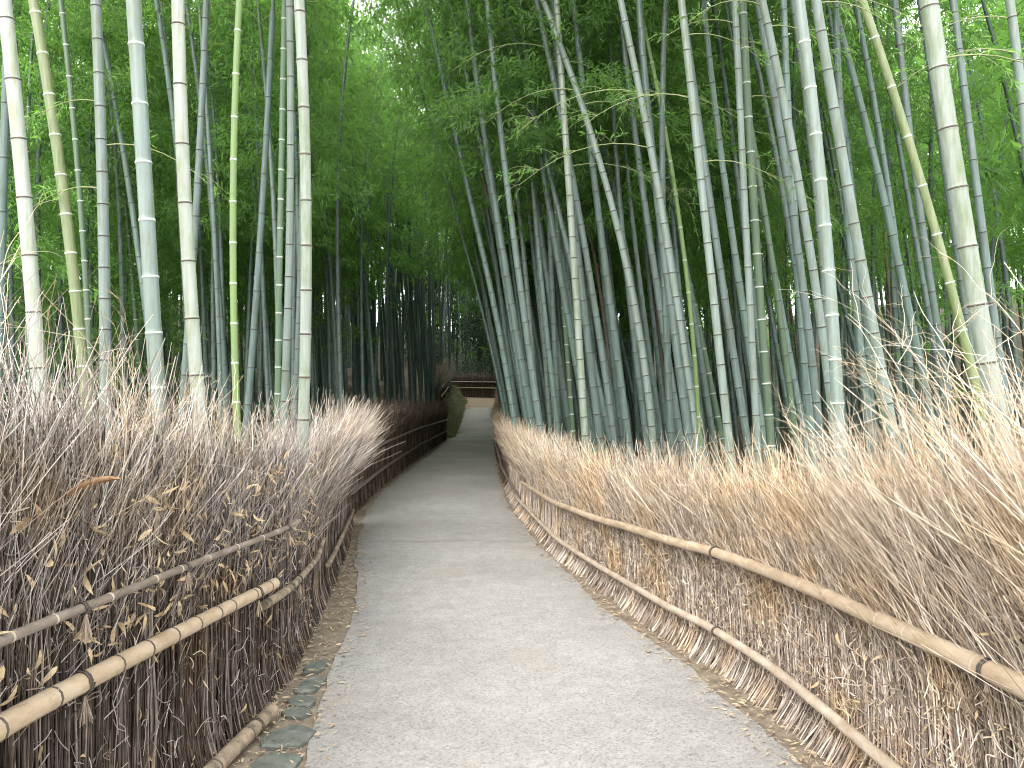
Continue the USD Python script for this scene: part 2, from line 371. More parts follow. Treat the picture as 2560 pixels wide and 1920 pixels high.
def culm_geo(axis, r, nodes, top, n=14):
    """axis(z) -> k x 3 centre line; nodes: heights of the joints; r(z) radius. Culm swells a little at every joint."""
    zs, k = [np.array([nodes[0] - .3, ])], []
    for z in nodes:
        zs.append(np.array([z - .030, z - .010, z, z + .008, z + .030]))
        k.append(z)
    zs.append(np.array([top]))
    z = np.concatenate(zs)
    sc = np.ones(len(z)); sc[1:-1] = np.tile([.985, 1.05, 1.07, 1.0, .97], len(nodes))
    return tube(axis(z), r(z) * sc, n)


def ring_geo(axis, r, z, kind, n=14):
    if kind == 'white':
        zz = np.array([z - .014, z - .012, z - .003, z + .003, z + .005]); s = np.array([.9, 1.055, 1.085, 1.07, .9])
    else:
        zz = np.array([z - .007, z - .006, z, z + .006, z + .007]); s = np.array([.9, 1.07, 1.095, 1.06, .9])
    return tube(axis(zz), r(np.full(5, z)) * s, n, caps=False)


def leaf_quads(P, D, L, W, rng, roll=1.0):
    """Folded pointed leaves: P roots, D directions, lengths, widths -> 4 vertices and 2 triangles each."""
    n = len(P)
    D = unit(D)
    up = unit(np.array([0, 0, 1.0]) + roll * rng.normal(size=(n, 3)))
    S = unit(np.cross(D, up)); N = np.cross(S, D)
    m = P + D * (L * .4)[:, None]
    a, b = m + S * (W * .5)[:, None] - N * (W * .12)[:, None], m - S * (W * .5)[:, None] - N * (W * .12)[:, None]
    t = P + D * L[:, None] - np.array([0, 0, .12]) * L[:, None]
    v = np.stack([P, a, t, b], 1).reshape(-1, 3)
    o = np.arange(n)[:, None] * 4
    return v, np.vstack([o + [0, 1, 2], o + [0, 2, 3]]).astype(int)


def crown_geo(rng, axis, z0, z1, leaves, lmax=1.9, lmin=.5, leaf_len=.13, node=.38, per=2):
    """Branches at every joint between z0 and z1, twigs and leaves; returns (leaf mesh, branch mesh)."""
    zs = np.arange(z0, z1, node)
    P, D, B = [], [], []
    az = rng.uniform(0, 6.28)
    tot = len(zs) * per
    each = max(int(leaves / tot), 10)
    for z in zs:
        t = (z - z0) / (z1 - z0)
        az += np.pi + rng.normal(0, .5)
        for q in range(per):
            a = az + q * rng.uniform(.4, 1.0)
            # longest in the lower middle
            Lb = (lmin + (lmax - lmin) * (1 - abs(t - .3) / .7) ** .8) * rng.uniform(.65, 1.15)
            el = rng.uniform(.25, .8)
            out = np.array([np.cos(a), np.sin(a), 0])
            s = np.linspace(0, 1, 5)
            c = axis(np.array([z]))[0] + out * (Lb * s * np.cos(el))[:, None] + np.array([0, 0, 1]) * (Lb * (s * np.sin(el) - .75 * s ** 2.2))[:, None]
            B.append(tube(c, .008 * (1 - .8 * s) + .0015, 3, caps=False))
            m = each
            u = rng.uniform(.15, 1, m) ** .8
            k = int(max(4, Lb * 6))                       # leaves gather in sprays
            tw = rng.integers(0, k, m)
            centres = np.stack([np.interp(np.linspace(.2, 1, k), s, c[:, i]) for i in range(3)], 1) + rng.normal(0, .16, (k, 3)) * [1, 1, .7]
            p = centres[tw] + rng.normal(0, .085, (m, 3)) * [1, 1, .8]
            d = out * .5 + rng.normal(0, .75, (m, 3)) + [0, 0, -.35]
            P.append(p); D.append(d)
    P, D = np.vstack(P), np.vstack(D)
    n = len(P)
    L = leaf_len * rng.uniform(.6, 1.25, n)
    return leaf_quads(P, D, L, L * rng.uniform(.14, .22, n), rng), join(B)


# ------------------------------------------------------------------ crowns shared by the near culms (class prims)
CROWNS = []
for k in range(3):
    rg = np.random.default_rng(100 + k)
    bend = rg.uniform(.02, .05); baz = [2.6, 4.0, 5.2][k]
    ax = lambda z, bend=bend, baz=baz: np.stack([np.cos(baz) * bend * z ** 2, np.sin(baz) * bend * z ** 2, z - .01 * z ** 2], -1)
    lf, br = crown_geo(rg, ax, .4, 5.6, 2600, 1.7, .5)
    cp = f'/World/bamboo_crown_{"abc"[k]}'
    stage.CreateClassPrim(cp)
    usdkit.mesh(stage, cp + '/leaves', lf, MAT['leaf'])
    usdkit.mesh(stage, cp + '/branches', br, MAT['twig_green'])
    z = np.linspace(0, 5.7, 12)
    usdkit.mesh(stage, cp + '/tip', tube(ax(z), .026 * (1 - z / 6.2) + .002, 7), MAT['culm_green'], smooth=True)
    CROWNS.append(cp)

K1 = .4 / 2.3701


def crop(pts, ox, oy):
    return [(ox * .4 + x * K1, oy * .4 + y * K1) for x, y in pts]


HERO = []


def hero(name, pts, w, d, node0, space, mat, ring, label, group=None, crown=0, top=6.6, sway=0.0, root_in=0.0):
    """pts: picture positions along the culm (1024 px), w: its width there in crop pixels, d: its real diameter, node0: v of one joint, space: px between joints."""
    y0 = FOC * d / (w * K1)
    pts = sorted(pts, key=lambda p: -p[1])
    Wd = np.array([px(u, vv, y0) for u, vv in pts])
    zmin, zmax = Wd[:, 2].min(), Wd[:, 2].max()
    deg = 2 if len(pts) > 2 else 1
    co = np.polyfit(Wd[:, 2], Wd[:, 0], deg)
    x_of = np.poly1d(co); dx = x_of.deriv()

    def X(z):
        z = np.asarray(z, float)
        zc = np.clip(z, zmin, zmax)
        return x_of(zc) + (z - zc) * dx(zc) - root_in * np.clip(1.12 - z, 0, 1.2)
    gz = float(ground_h(X(0.), y0))
    base = np.array([float(X(gz)), y0, gz])
    sp = space * K1 / FOC * y0
    zn = EYE - (node0 - HOR) / FOC * y0
    r0 = d / 2
    r = lambda z: r0 * (1 - .028 * (np.asarray(z) + base[2] - 1.6))
    axis = lambda z: np.stack([X(np.asarray(z) + base[2]) - base[0], sway * np.asarray(z), np.asarray(z, float)], -1)
    zs = [zn - base[2]]
    while zs[-1] > .15:
        zs.append(zs[-1] - sp * (.985 ** len(zs)))
    zs = zs[:-1][::-1]
    while zs[-1] < top - .2:
        zs.append(zs[-1] + sp * (1 if zs[-1] < 4 else .98))
    zs = np.array(zs[:-1])
    root = thing(name, label, 'bamboo', group, base)
    v, f = culm_geo(axis, r, zs, top)
    mesh('culm', v, f, mat, root, smooth=50)
    for z in zs:
        if ring == 'both':
            v, f = ring_geo(axis, r, z, 'white'); mesh('node_bloom', v, f, 'node_white', root, smooth=True)
            continue
        v, f = ring_geo(axis, r, z, 'white' if ring == 'node_white' else 'dark')
        mesh('node_ring', v, f, ring, root, smooth=True)
    c = UsdGeom.Xform.Define(stage, path_of('crown', root))
    e = axis(np.array([top - .05, top]))
    c.AddTranslateOp().Set(Gf.Vec3d(*map(float, e[1])))
    slope = (e[1] - e[0]) / .05
    c.AddRotateYOp().Set(float(np.clip(math.degrees(math.atan(slope[0])), -20, 20)))
    c.AddRotateZOp().Set(float((crown * 77) % 360))
    c.GetPrim().GetReferences().AddInternalReference(CROWNS[crown % 3])
    c.GetPrim().SetInstanceable(True)
    return root, base, axis, r


def LR(a, b):            # crops at the left of the photograph
    return crop(a, 0, 0) + crop(b, 0, 600)


def RR(a, b):
    return crop(a, 1660, 0) + crop(b, 1660, 600)


def MM(a, b):
    return crop(a, 800, 0) + crop(b, 800, 600)


N = lambda y: y * K1            # v of a joint in an upper crop
H = [
    # left of the path
    ('bamboo', LR([(60, 0), (120, 530), (205, 1659)], [(235, 500), (258, 900)]), 86, .100, N(145), 358, 'culm_white', 'node_brown', 'thick chalk white bamboo standing nearest the left edge of the photo', 1),
    ('bamboo', LR([(195, 0), (290, 570), (345, 1000), (400, 1300)], [(420, 0), (470, 500), (510, 900)]), 66, .095, N(315), 248, 'culm_olive', 'node_white', 'olive green bamboo with white rings, between the white and the grey culm at left', 2),
    ('bamboo', LR([(325, 0), (400, 630), (440, 1000), (480, 1500)], [(500, 300), (530, 800)]), 36, .075, N(430), 195, 'culm_green', 'node_white', 'slim green bamboo rising right behind the olive one at left', 3),
    ('bamboo', LR([(500, 0), (530, 600), (560, 1000), (585, 1659)], [(600, 500), (607, 900)]), 68, .095, N(180), 212, 'culm_pale', 'node_dark', 'blue grey bamboo with dark rings, second thick pale culm from the left', 4),
    ('bamboo', LR([(805, 0), (840, 640), (865, 1000), (890, 1350)], [(890, 0), (920, 500), (940, 850)]), 93, .105, N(275), 355, 'culm_pale', 'both', 'thickest pale green bamboo of the left stand with white jointed rings', 5),
    ('bamboo', LR([(1040, 0), (1052, 510), (1075, 1000), (1095, 1400)], [(1105, 0), (1145, 500), (1175, 900), (1195, 1200)]), 82, .098, N(130), 368, 'culm_white', 'node_brown', 'brightest ivory white bamboo with brown rings, leaning left beside the fresh green one', 6),
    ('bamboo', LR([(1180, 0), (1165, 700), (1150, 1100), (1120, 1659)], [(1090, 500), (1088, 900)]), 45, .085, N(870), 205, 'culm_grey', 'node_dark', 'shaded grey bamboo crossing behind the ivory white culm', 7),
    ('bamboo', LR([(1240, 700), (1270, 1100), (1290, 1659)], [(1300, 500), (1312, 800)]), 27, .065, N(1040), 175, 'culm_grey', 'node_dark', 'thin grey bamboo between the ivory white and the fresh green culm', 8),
    ('bamboo', LR([(1412, 0), (1397, 500), (1385, 1000), (1380, 1659)], [(1388, 500), (1400, 900), (1415, 1150)]), 42, .066, N(175), 264, 'culm_fresh', 'node_white', 'fresh yellow green bamboo with bright white rings in the left stand', 9),
    ('bamboo', LR([(1510, 0), (1550, 500), (1600, 1000), (1635, 1659)], [(1640, 500), (1645, 800)]), 29, .070, N(340), 200, 'culm_grey', 'node_dark', 'slim grey bamboo leaning left, just left of the close pair of culms', 10),
    ('bamboo', LR([(1560, 500), (1545, 900), (1510, 1659)], [(1490, 500), (1480, 750)]), 42, .090, N(1250), 240, 'culm_mid', 'node_dark', 'dull shaded bamboo leaning right behind the fresh green culm', 11),
    ('bamboo', LR([(1690, 100), (1670, 1000), (1660, 1659)], [(1660, 400), (1650, 800)]), 38, .075, N(655), 182, 'culm_green', 'node_white', 'green white-ringed bamboo on the left of the close pair', 12),
    ('bamboo', LR([(1705, 0), (1710, 600), (1715, 1100), (1710, 1659)], [(1700, 500), (1685, 950)]), 47, .080, N(235), 213, 'culm_pale', 'node_dark', 'straight pale blue bamboo on the right of the close pair', 13),
    ('bamboo', LR([(1775, 700), (1775, 1200), (1765, 1659)], [(1755, 500), (1750, 900)]), 33, .075, N(945), 170, 'culm_grey', 'node_dark', 'slim shaded bamboo just left of the mottled culm at the fence', 14),
    ('bamboo', LR([(1790, 0), (1810, 550), (1820, 960), (1825, 1659)], [(1828, 500), (1815, 900), (1800, 1250), (1790, 1400)]), 68, .0735, N(105), 285, 'culm_beige', 'node_brown', 'mottled grey green bamboo rising out of the left fence, nearest the path', 15),
    ('bamboo', LR([(45, 0), (30, 600), (8, 1659)], [(4, 500)]), 52, .09, N(610), 330, 'culm_mid', 'node_dark', 'dark bamboo cut by the left edge of the photo', 16),
    # right of the path
    ('bamboo', RR([(115, 0), (150, 270), (190, 600), (240, 1100), (280, 1659)], [(300, 400), (345, 800), (385, 1150)]), 50, .086, N(665), 200, 'culm_pale', 'node_dark', 'pale bluish bamboo with dark rings, first thick pale culm right of the path', 17),
    ('bamboo', RR([(205, 500), (265, 950), (310, 1300), (350, 1659)], [(385, 400), (435, 700), (480, 1100)]), 46, .085, N(1215), 190, 'culm_grey', 'node_dark', 'grey bamboo leaning close behind the first thick pale culm', 18),
    ('bamboo', RR([(415, 0), (435, 500), (460, 900), (480, 1400)], [(485, 0), (505, 400), (525, 800), (545, 1150)]), 43, .078, N(175), 248, 'culm_pale', 'node_brown', 'straight whitish bamboo standing before a dark green one right of the path', 19),
    ('bamboo', RR([(485, 200), (515, 700), (530, 1100), (550, 1500)], [(555, 0), (575, 400), (595, 700), (620, 1050)]), 51, .095, N(685), 212, 'culm_green', 'node_white', 'dark green bamboo with thin white rings beside the whitish culm', 20),
    ('bamboo', RR([(540, 750), (590, 1100), (640, 1450)], [(640, 0), (690, 400), (730, 700), (765, 1050)]), 39, .085, N(1270), 175, 'culm_green', 'node_dark', 'thin dark green bamboo leaning left behind the dark green one', 21),
    ('bamboo', RR([(590, 100), (650, 450), (710, 720), (780, 1100), (860, 1500)], [(840, 0), (890, 300), (940, 600), (990, 1100)]), 52, .090, N(355), 190, 'culm_pale', 'node_dark', 'pale grey leaning bamboo with even dark rings, left of the green white-ringed culm', 22),
    ('bamboo', RR([(660, 600), (730, 1050), (790, 1500)], [(795, 0), (835, 400), (880, 800), (915, 1100)]), 50, .092, N(815), 238, 'culm_grey', 'node_dark', 'grey bamboo half hidden behind the pale leaning culm', 23),
    ('bamboo', RR([(795, 0), (850, 500), (880, 750), (905, 1000), (925, 1200), (960, 1659)], [(985, 800)]), 43, .082, N(280), 228, 'culm_pale', 'node_dark', 'slim pale bamboo tucked against the left side of the green white-ringed culm', 24),
    ('bamboo', RR([(860, 0), (910, 500), (940, 770), (970, 1070), (990, 1350)], [(1000, 200), (1020, 500), (1035, 800), (1045, 1150)]), 74, .100, N(475), 290, 'culm_pale', 'node_white', 'thick pale green bamboo with white rings, in the middle of the right cluster', 25),
    ('bamboo', RR([(915, 100), (955, 420), (990, 650), (1030, 890), (1080, 1120), (1130, 1350)], [(1145, 0), (1200, 370), (1240, 580), (1270, 780), (1350, 1150)]), 64, .096, N(655), 232, 'culm_pale', 'node_brown', 'pale bamboo leaning strongly left from the brush, right of the white-ringed culm', 26),
    ('bamboo', RR([(1165, 50), (1210, 360), (1270, 650), (1310, 910), (1340, 1100), (1390, 1500)], [(1380, 50), (1410, 230), (1440, 580), (1470, 900)]), 37, .080, N(910), 192, 'culm_mid', 'node_dark', 'slender shaded bamboo alone in the dark gap of the right stand', 27),
    ('bamboo', RR([(1240, 0), (1285, 160), (1385, 480), (1480, 790), (1565, 1090), (1645, 1390)], [(1660, 0), (1715, 260), (1790, 550), (1850, 830)]), 54, .085, N(480), 308, 'culm_olive', 'node_white', 'olive bamboo with white rings leaning far left across the right stand', 28),
    ('bamboo', RR([(1340, 0), (1370, 250), (1420, 700), (1455, 915), (1520, 1400)], [(1530, 0), (1570, 330), (1620, 640), (1690, 1000)]), 43, .085, N(915), 212, 'culm_grey', 'node_dark', 'blue grey bamboo passing behind the olive leaning culm', 29),
    ('bamboo', RR([(1520, 0), (1550, 160), (1585, 380), (1640, 830), (1675, 1050), (1710, 1260)], [(1780, 400), (1830, 700)]), 45, .088, N(380), 225, 'culm_grey', 'node_dark', 'blue grey bamboo half hidden by the left side of the thickest culm', 30),
    ('bamboo', RR([(1615, 0), (1660, 380), (1715, 750), (1770, 1130), (1830, 1500)], [(1815, 0), (1875, 420), (1935, 780), (1990, 1100)]), 113, .125, N(380), 370, 'culm_beige', 'node_brown', 'thickest bamboo, smooth beige grey with wide dark rings at right', 31),
    ('bamboo', RR([(1795, 0), (1815, 250), (1840, 480), (1860, 700), (1885, 940), (1930, 1410)], [(1940, 0), (1960, 210), (1980, 410), (2010, 700), (2035, 950)]), 49, .088, N(470), 232, 'culm_grey', 'node_dark', 'blue grey bamboo standing just right of the thickest culm', 32),
    ('bamboo', RR([(2030, 0), (2050, 100), (2085, 370), (2110, 630), (2133, 850)], [(2190, 300)]), 57, .092, N(370), 260, 'culm_pale', 'node_dark', 'pale bamboo cut by the right edge of the photo', 33),
    # middle distance right of the path
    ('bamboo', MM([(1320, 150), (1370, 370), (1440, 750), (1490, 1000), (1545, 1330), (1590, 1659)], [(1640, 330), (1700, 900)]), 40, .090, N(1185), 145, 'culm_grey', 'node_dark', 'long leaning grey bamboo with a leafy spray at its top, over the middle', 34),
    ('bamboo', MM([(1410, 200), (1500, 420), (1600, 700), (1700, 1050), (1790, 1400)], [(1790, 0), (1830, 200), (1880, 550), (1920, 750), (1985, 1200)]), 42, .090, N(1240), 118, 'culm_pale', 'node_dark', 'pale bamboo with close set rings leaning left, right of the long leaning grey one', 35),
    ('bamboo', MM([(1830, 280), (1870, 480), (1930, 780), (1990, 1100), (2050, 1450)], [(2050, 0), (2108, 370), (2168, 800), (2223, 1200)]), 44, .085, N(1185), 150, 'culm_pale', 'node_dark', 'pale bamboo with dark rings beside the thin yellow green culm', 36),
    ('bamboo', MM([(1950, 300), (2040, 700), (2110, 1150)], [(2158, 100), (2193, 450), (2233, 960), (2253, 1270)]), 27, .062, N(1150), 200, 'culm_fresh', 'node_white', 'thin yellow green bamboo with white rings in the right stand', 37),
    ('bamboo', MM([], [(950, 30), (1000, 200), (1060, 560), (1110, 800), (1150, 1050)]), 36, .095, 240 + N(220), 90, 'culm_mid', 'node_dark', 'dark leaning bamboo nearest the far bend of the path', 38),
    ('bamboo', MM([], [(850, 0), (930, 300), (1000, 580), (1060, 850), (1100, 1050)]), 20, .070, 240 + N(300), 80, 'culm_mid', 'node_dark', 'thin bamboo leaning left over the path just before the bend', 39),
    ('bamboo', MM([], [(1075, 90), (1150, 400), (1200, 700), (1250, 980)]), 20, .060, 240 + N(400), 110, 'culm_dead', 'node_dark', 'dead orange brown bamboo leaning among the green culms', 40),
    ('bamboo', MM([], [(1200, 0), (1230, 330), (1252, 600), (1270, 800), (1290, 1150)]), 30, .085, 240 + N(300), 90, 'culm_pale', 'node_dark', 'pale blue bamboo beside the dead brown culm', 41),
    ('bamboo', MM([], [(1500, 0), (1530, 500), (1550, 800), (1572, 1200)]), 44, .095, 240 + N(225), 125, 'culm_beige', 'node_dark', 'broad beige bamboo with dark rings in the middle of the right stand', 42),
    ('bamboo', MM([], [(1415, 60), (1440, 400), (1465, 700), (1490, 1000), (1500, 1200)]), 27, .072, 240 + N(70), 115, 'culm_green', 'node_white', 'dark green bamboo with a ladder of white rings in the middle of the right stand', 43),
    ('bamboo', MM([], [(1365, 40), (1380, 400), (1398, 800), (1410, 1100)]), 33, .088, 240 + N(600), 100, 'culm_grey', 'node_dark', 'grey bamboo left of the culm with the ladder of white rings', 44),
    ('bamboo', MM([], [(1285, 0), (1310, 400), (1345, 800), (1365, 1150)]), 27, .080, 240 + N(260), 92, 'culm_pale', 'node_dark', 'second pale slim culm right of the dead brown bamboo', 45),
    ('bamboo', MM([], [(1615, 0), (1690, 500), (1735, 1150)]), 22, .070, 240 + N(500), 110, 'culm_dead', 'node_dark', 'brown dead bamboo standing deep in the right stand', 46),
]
HEROES = {}
for q, (nm, pts, w, d, n0, sp, mat, ring, label, ck) in enumerate(H):
    HEROES[q] = hero(nm, pts, w, d, n0, sp, mat, ring, label, crown=ck, top=6.6 if q < 33 else 7.5, sway=.01 * ((q * 37) % 7 - 3), root_in=.16 if q == 14 else 0.0)

# ------------------------------------------------------------------ the stand behind: a dozen grown shapes, copied
VAR, LOW = [], []


def variant(k, height, rad, leaf_from, leaves, mat, ring, lmax=1.7, space=.36):
    rg = np.random.default_rng(500 + k)
    baz = rg.uniform(0, 6.28); b = rg.uniform(.25, .6) * height / 12
    kx = lambda z: np.clip(z / height, 0, 1.2)
    ax = lambda z: np.stack([np.cos(baz) * (.25 * kx(z) + b * 3.0 * kx(z) ** 3.2), np.sin(baz) * (.25 * kx(z) + b * 3.0 * kx(z) ** 3.2), np.asarray(z, float) - .9 * b * kx(z) ** 5], -1)
    r = lambda z: rad * (1 - .93 * kx(z) ** 1.4) + .003
    cp = f'/World/bamboo_shape_{"abcdefghijklmnopqrs"[k]}'
    stage.CreateClassPrim(cp)
    nodes = np.arange(.2, height - .5, space) + rg.normal(0, .02, len(np.arange(.2, height - .5, space)))
    usdkit.mesh(stage, cp + '/culm', culm_geo(ax, r, nodes, height, 8), MAT[mat], smooth=True)
    usdkit.mesh(stage, cp + '/node_rings', join([ring_geo(ax, r, z, 'white' if ring == 'node_white' else 'dark', 8) for z in nodes[nodes < 9]]), MAT[ring]).GetPrim().SetCustomDataByKey('kind', 'stuff')
    z = np.linspace(0, height, 10)
    low = [tube(ax(z), r(z), 6), None]
    if leaves:
        lf, br = crown_geo(rg, ax, leaf_from * height, height - .2, leaves, lmax, leaf_len=.125)
        usdkit.mesh(stage, cp + '/foliage', join([lf, br]), MAT['leaf'])
        low[1] = crown_geo(rg, ax, leaf_from * height, height - .2, leaves / 6, lmax, leaf_len=.31, node=.7)[0]
    VAR.append(cp); LOW.append((low, mat))
    return cp


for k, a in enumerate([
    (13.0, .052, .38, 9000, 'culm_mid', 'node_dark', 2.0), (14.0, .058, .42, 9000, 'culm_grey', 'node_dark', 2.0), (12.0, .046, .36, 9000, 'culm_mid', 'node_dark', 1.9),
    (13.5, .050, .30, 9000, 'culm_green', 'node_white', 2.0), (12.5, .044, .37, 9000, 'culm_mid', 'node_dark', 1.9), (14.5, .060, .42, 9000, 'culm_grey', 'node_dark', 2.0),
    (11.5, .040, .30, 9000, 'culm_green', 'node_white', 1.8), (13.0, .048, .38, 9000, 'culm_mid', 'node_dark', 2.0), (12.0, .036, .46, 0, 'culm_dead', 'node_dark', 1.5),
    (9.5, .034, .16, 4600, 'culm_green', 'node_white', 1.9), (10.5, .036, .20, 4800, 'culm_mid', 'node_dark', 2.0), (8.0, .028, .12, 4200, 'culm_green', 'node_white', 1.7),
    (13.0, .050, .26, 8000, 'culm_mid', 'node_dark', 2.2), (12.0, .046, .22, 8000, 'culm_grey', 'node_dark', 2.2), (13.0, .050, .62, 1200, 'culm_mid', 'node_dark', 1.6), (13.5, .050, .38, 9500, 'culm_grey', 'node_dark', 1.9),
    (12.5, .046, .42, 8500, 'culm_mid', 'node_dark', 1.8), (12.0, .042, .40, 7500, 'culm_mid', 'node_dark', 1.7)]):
    variant(k, *a)
TALL, BUSHY, ARCH, STEM, DEAD = list(range(8)), [9, 10, 11], [12, 13], 14, 8
KIND = {'culm_mid': 'dull blue green', 'culm_grey': 'bluish grey', 'culm_green': 'dark green white-ringed', 'culm_dead': 'withered brown'}
VAR_KIND = ['culm_mid', 'culm_grey', 'culm_mid', 'culm_green', 'culm_mid', 'culm_grey', 'culm_green', 'culm_mid', 'culm_dead', 'culm_green', 'culm_mid', 'culm_green', 'culm_mid', 'culm_grey', 'culm_mid', 'culm_grey', 'culm_mid', 'culm_mid']

rng = np.random.default_rng(21)
spots = []           # x, y, variant, lean angle about y axis (deg, negative leans left), lean about x, rotz, scale


def free(x, y, gap):
    return all((x - s[0]) ** 2 + (y - s[1]) ** 2 > gap * gap for s in spots)


def scatter(n, ya, yb, side, oa, ob, gap, kinds, lean, power=1.0, spread=2.2):
    got = tries = 0
    while got < n and tries < n * 40:
        tries += 1
        y = rng.uniform(ya, yb)
        o = oa + (ob - oa) * rng.random() ** power
        x = fr(y) + o if side > 0 else fl(y) - o
        if not free(x, y, gap):
            continue
        k = kinds[rng.integers(len(kinds))]
        if 33 < y < 59 and abs(x + .06 * y) < 6.5 and k != DEAD:
            k = STEM                      # the canopy stands open over the bend
        spots.append((x, y, k, rng.normal(lean, spread), rng.normal(0, 2.0), rng.uniform(0, 360), rng.uniform(.88, 1.12) * float(np.interp(y, [20, 46], [1.0, 1.42]))))
        got += 1


scatter(30, 14, 32.5, 1, .4, 4.5, .6, [15, 15, 17, 16, 12], -8, spread=1.5)
scatter(12, 9.5, 13, 1, 1.2, 7.0, .5, [STEM], -7.5)
scatter(120, 11.5, 46, 1, .3, 2.6, .27, [STEM, 15, STEM, 17, 16, STEM, 17], -8.5, spread=1.3)
scatter(115, 12.5, 45, 1, 2.0, 9.0, .55, TALL + [15, 16, STEM] * 2 + [8], -7.0)
scatter(36, 15, 38, 1, .9, 6.0, .9, ARCH + [15, 15, 15, 2], -6)
scatter(130, 10, 50, 1, 6.0, 28, .9, TALL, -4.0)
scatter(260, 10, 60, 1, 5.0, 30, .5, [STEM], -3.0)
scatter(40, 25, 70, 1, 12, 34, 1.4, BUSHY, 0)
scatter(36, 62, 84, 1, .5, 24, 1.2, TALL + BUSHY, -2)
scatter(90, 13, 46, -1, .4, 3.2, .3, [STEM, STEM, 17, 16, 17, STEM], -2.0, spread=1.6)
scatter(100, 12, 45, -1, 2.0, 12.0, .6, TALL + [3, 6, 15, 16, STEM], -.5)
scatter(30, 16, 38, -1, 1.4, 6.5, 1.0, ARCH + [6, 2, 15], -3)
scatter(44, 12, 34, -1, 4.0, 16, 1.1, BUSHY, 0)
scatter(100, 15, 55, -1, 8.0, 32, 1.1, TALL + [10], 0)
scatter(200, 14, 60, -1, 4.0, 32, .5, [STEM], 0)
scatter(40, 20, 70, -1, 16, 36, 1.4, BUSHY, 0)
scatter(60, 58, 84, -1, -8, 28, 1.2, TALL + BUSHY + ARCH, 0)
scatter(44, 61, 74, -1, -7, 7, .8, ARCH + BUSHY, 0)
scatter(90, 54, 80, -1, -8, 14, .4, [STEM], 0)
scatter(150, 12, 80, 1, 28, 60, 1.0, [STEM], 0)
scatter(70, 12, 80, 1, 26, 60, 1.8, BUSHY, 0)
scatter(150, 12, 80, -1, 28, 60, 1.0, [STEM], 0)
scatter(70, 12, 80, -1, 26, 60, 1.8, BUSHY, 0)


def place(s):
    x, y, k, ry, rx, rz, sc = s
    R = Gf.Matrix4d().SetScale(sc) * Gf.Matrix4d().SetRotate(Gf.Rotation(Gf.Vec3d(0, 0, 1), rz)) * Gf.Matrix4d().SetRotate(Gf.Rotation(Gf.Vec3d(1, 0, 0), rx)) \
        * Gf.Matrix4d().SetRotate(Gf.Rotation(Gf.Vec3d(0, 1, 0), ry))
    return R.SetTranslateOnly(Gf.Vec3d(float(x), float(y), float(ground_h(x, y)) - .05))


def in_view(s):
    return s[1] > 2 and abs(s[0]) / s[1] < .62


spots.sort(key=lambda s: (not in_view(s), s[1] + .35 * abs(s[0]) + (8 if s[2] == STEM and s[1] > 22 else 0)))
SINGLE = 250
for s in spots[:SINGLE]:
    col, off = KIND[VAR_KIND[s[2]]], (s[0] - fr(s[1]) if s[0] > fr(s[1]) else fl(s[1]) - s[0])
    side = 'right' if s[0] > fr(s[1]) else 'left'
    row = 'in the front row against' if off < 1.6 else 'within the crowded stand behind' if off < 5 else 'deep in the stand far behind'
    kindw = 'leafy young' if s[2] in BUSHY else 'arching' if s[2] in ARCH else 'slender' if s[2] == STEM else 'tall'
    lab = f'{kindw} {col} bamboo {row} the {side} fence'
    grp = f'{kindw} {col} bamboo {row} the {side} fence'
    x = UsdGeom.Xform.Define(stage, path_of('bamboo'))
    x.AddTransformOp().Set(place(s))
    tag(x, lab, 'bamboo', grp)
    x.GetPrim().GetReferences().AddInternalReference(VAR[s[2]])
    x.GetPrim().SetInstanceable(True)
rest = spots[SINGLE:]
th = thing('bamboo_thicket', 'distant bamboo thicket closing the view behind the nearer stands', 'bamboo thicket', kind='stuff')
parts = {}
for s in rest:
    m = np.array(place(s))
    (cv, fol), mat = LOW[s[2]]
    for key, g in ((mat, cv), ('leaf', fol)):
        if g is not None:
            parts.setdefault(key, []).append((g[0] @ m[:3, :3] + m[3, :3], g[1]))
for key, g in parts.items():
    v, f = join(g)
    mesh('foliage' if key == 'leaf' else 'culms', v, f, key, th, smooth=key != 'leaf', kind='stuff')

# ------------------------------------------------------------------ brushwood fences
class Line:
    """A fence's ground line with arc length; nrm points towards the path."""
    def __init__(self, P, side, step=.05):
        L = smooth_line(np.asarray(P, float), step) if P[0][0] < P[-1][0] and abs(P[-1][0] - P[0][0]) > 3 else np.stack([np.interp(np.linspace(0, 1, 60), np.linspace(0, 1, len(P)), [p[1] for p in P]), np.interp(np.linspace(0, 1, 60), np.linspace(0, 1, len(P)), [p[0] for p in P])], 1)
        self.p = L
        self.s = np.concatenate([[0], np.cumsum(np.linalg.norm(np.diff(L, axis=0), axis=1))])
        t = unit(np.gradient(L, axis=0))
        self.t = t
        self.n = np.stack([-t[:, 1], t[:, 0]], 1) * (1 if side > 0 else -1)
        self.len = self.s[-1]

    def at(self, s):
        g = lambda a: np.stack([np.interp(s, self.s, a[:, i]) for i in range(a.shape[1])], -1)
        return g(self.p), unit(g(self.t)), unit(g(self.n))

    def s_of_y(self, y):
        return np.interp(y, self.p[:, 1], self.s)


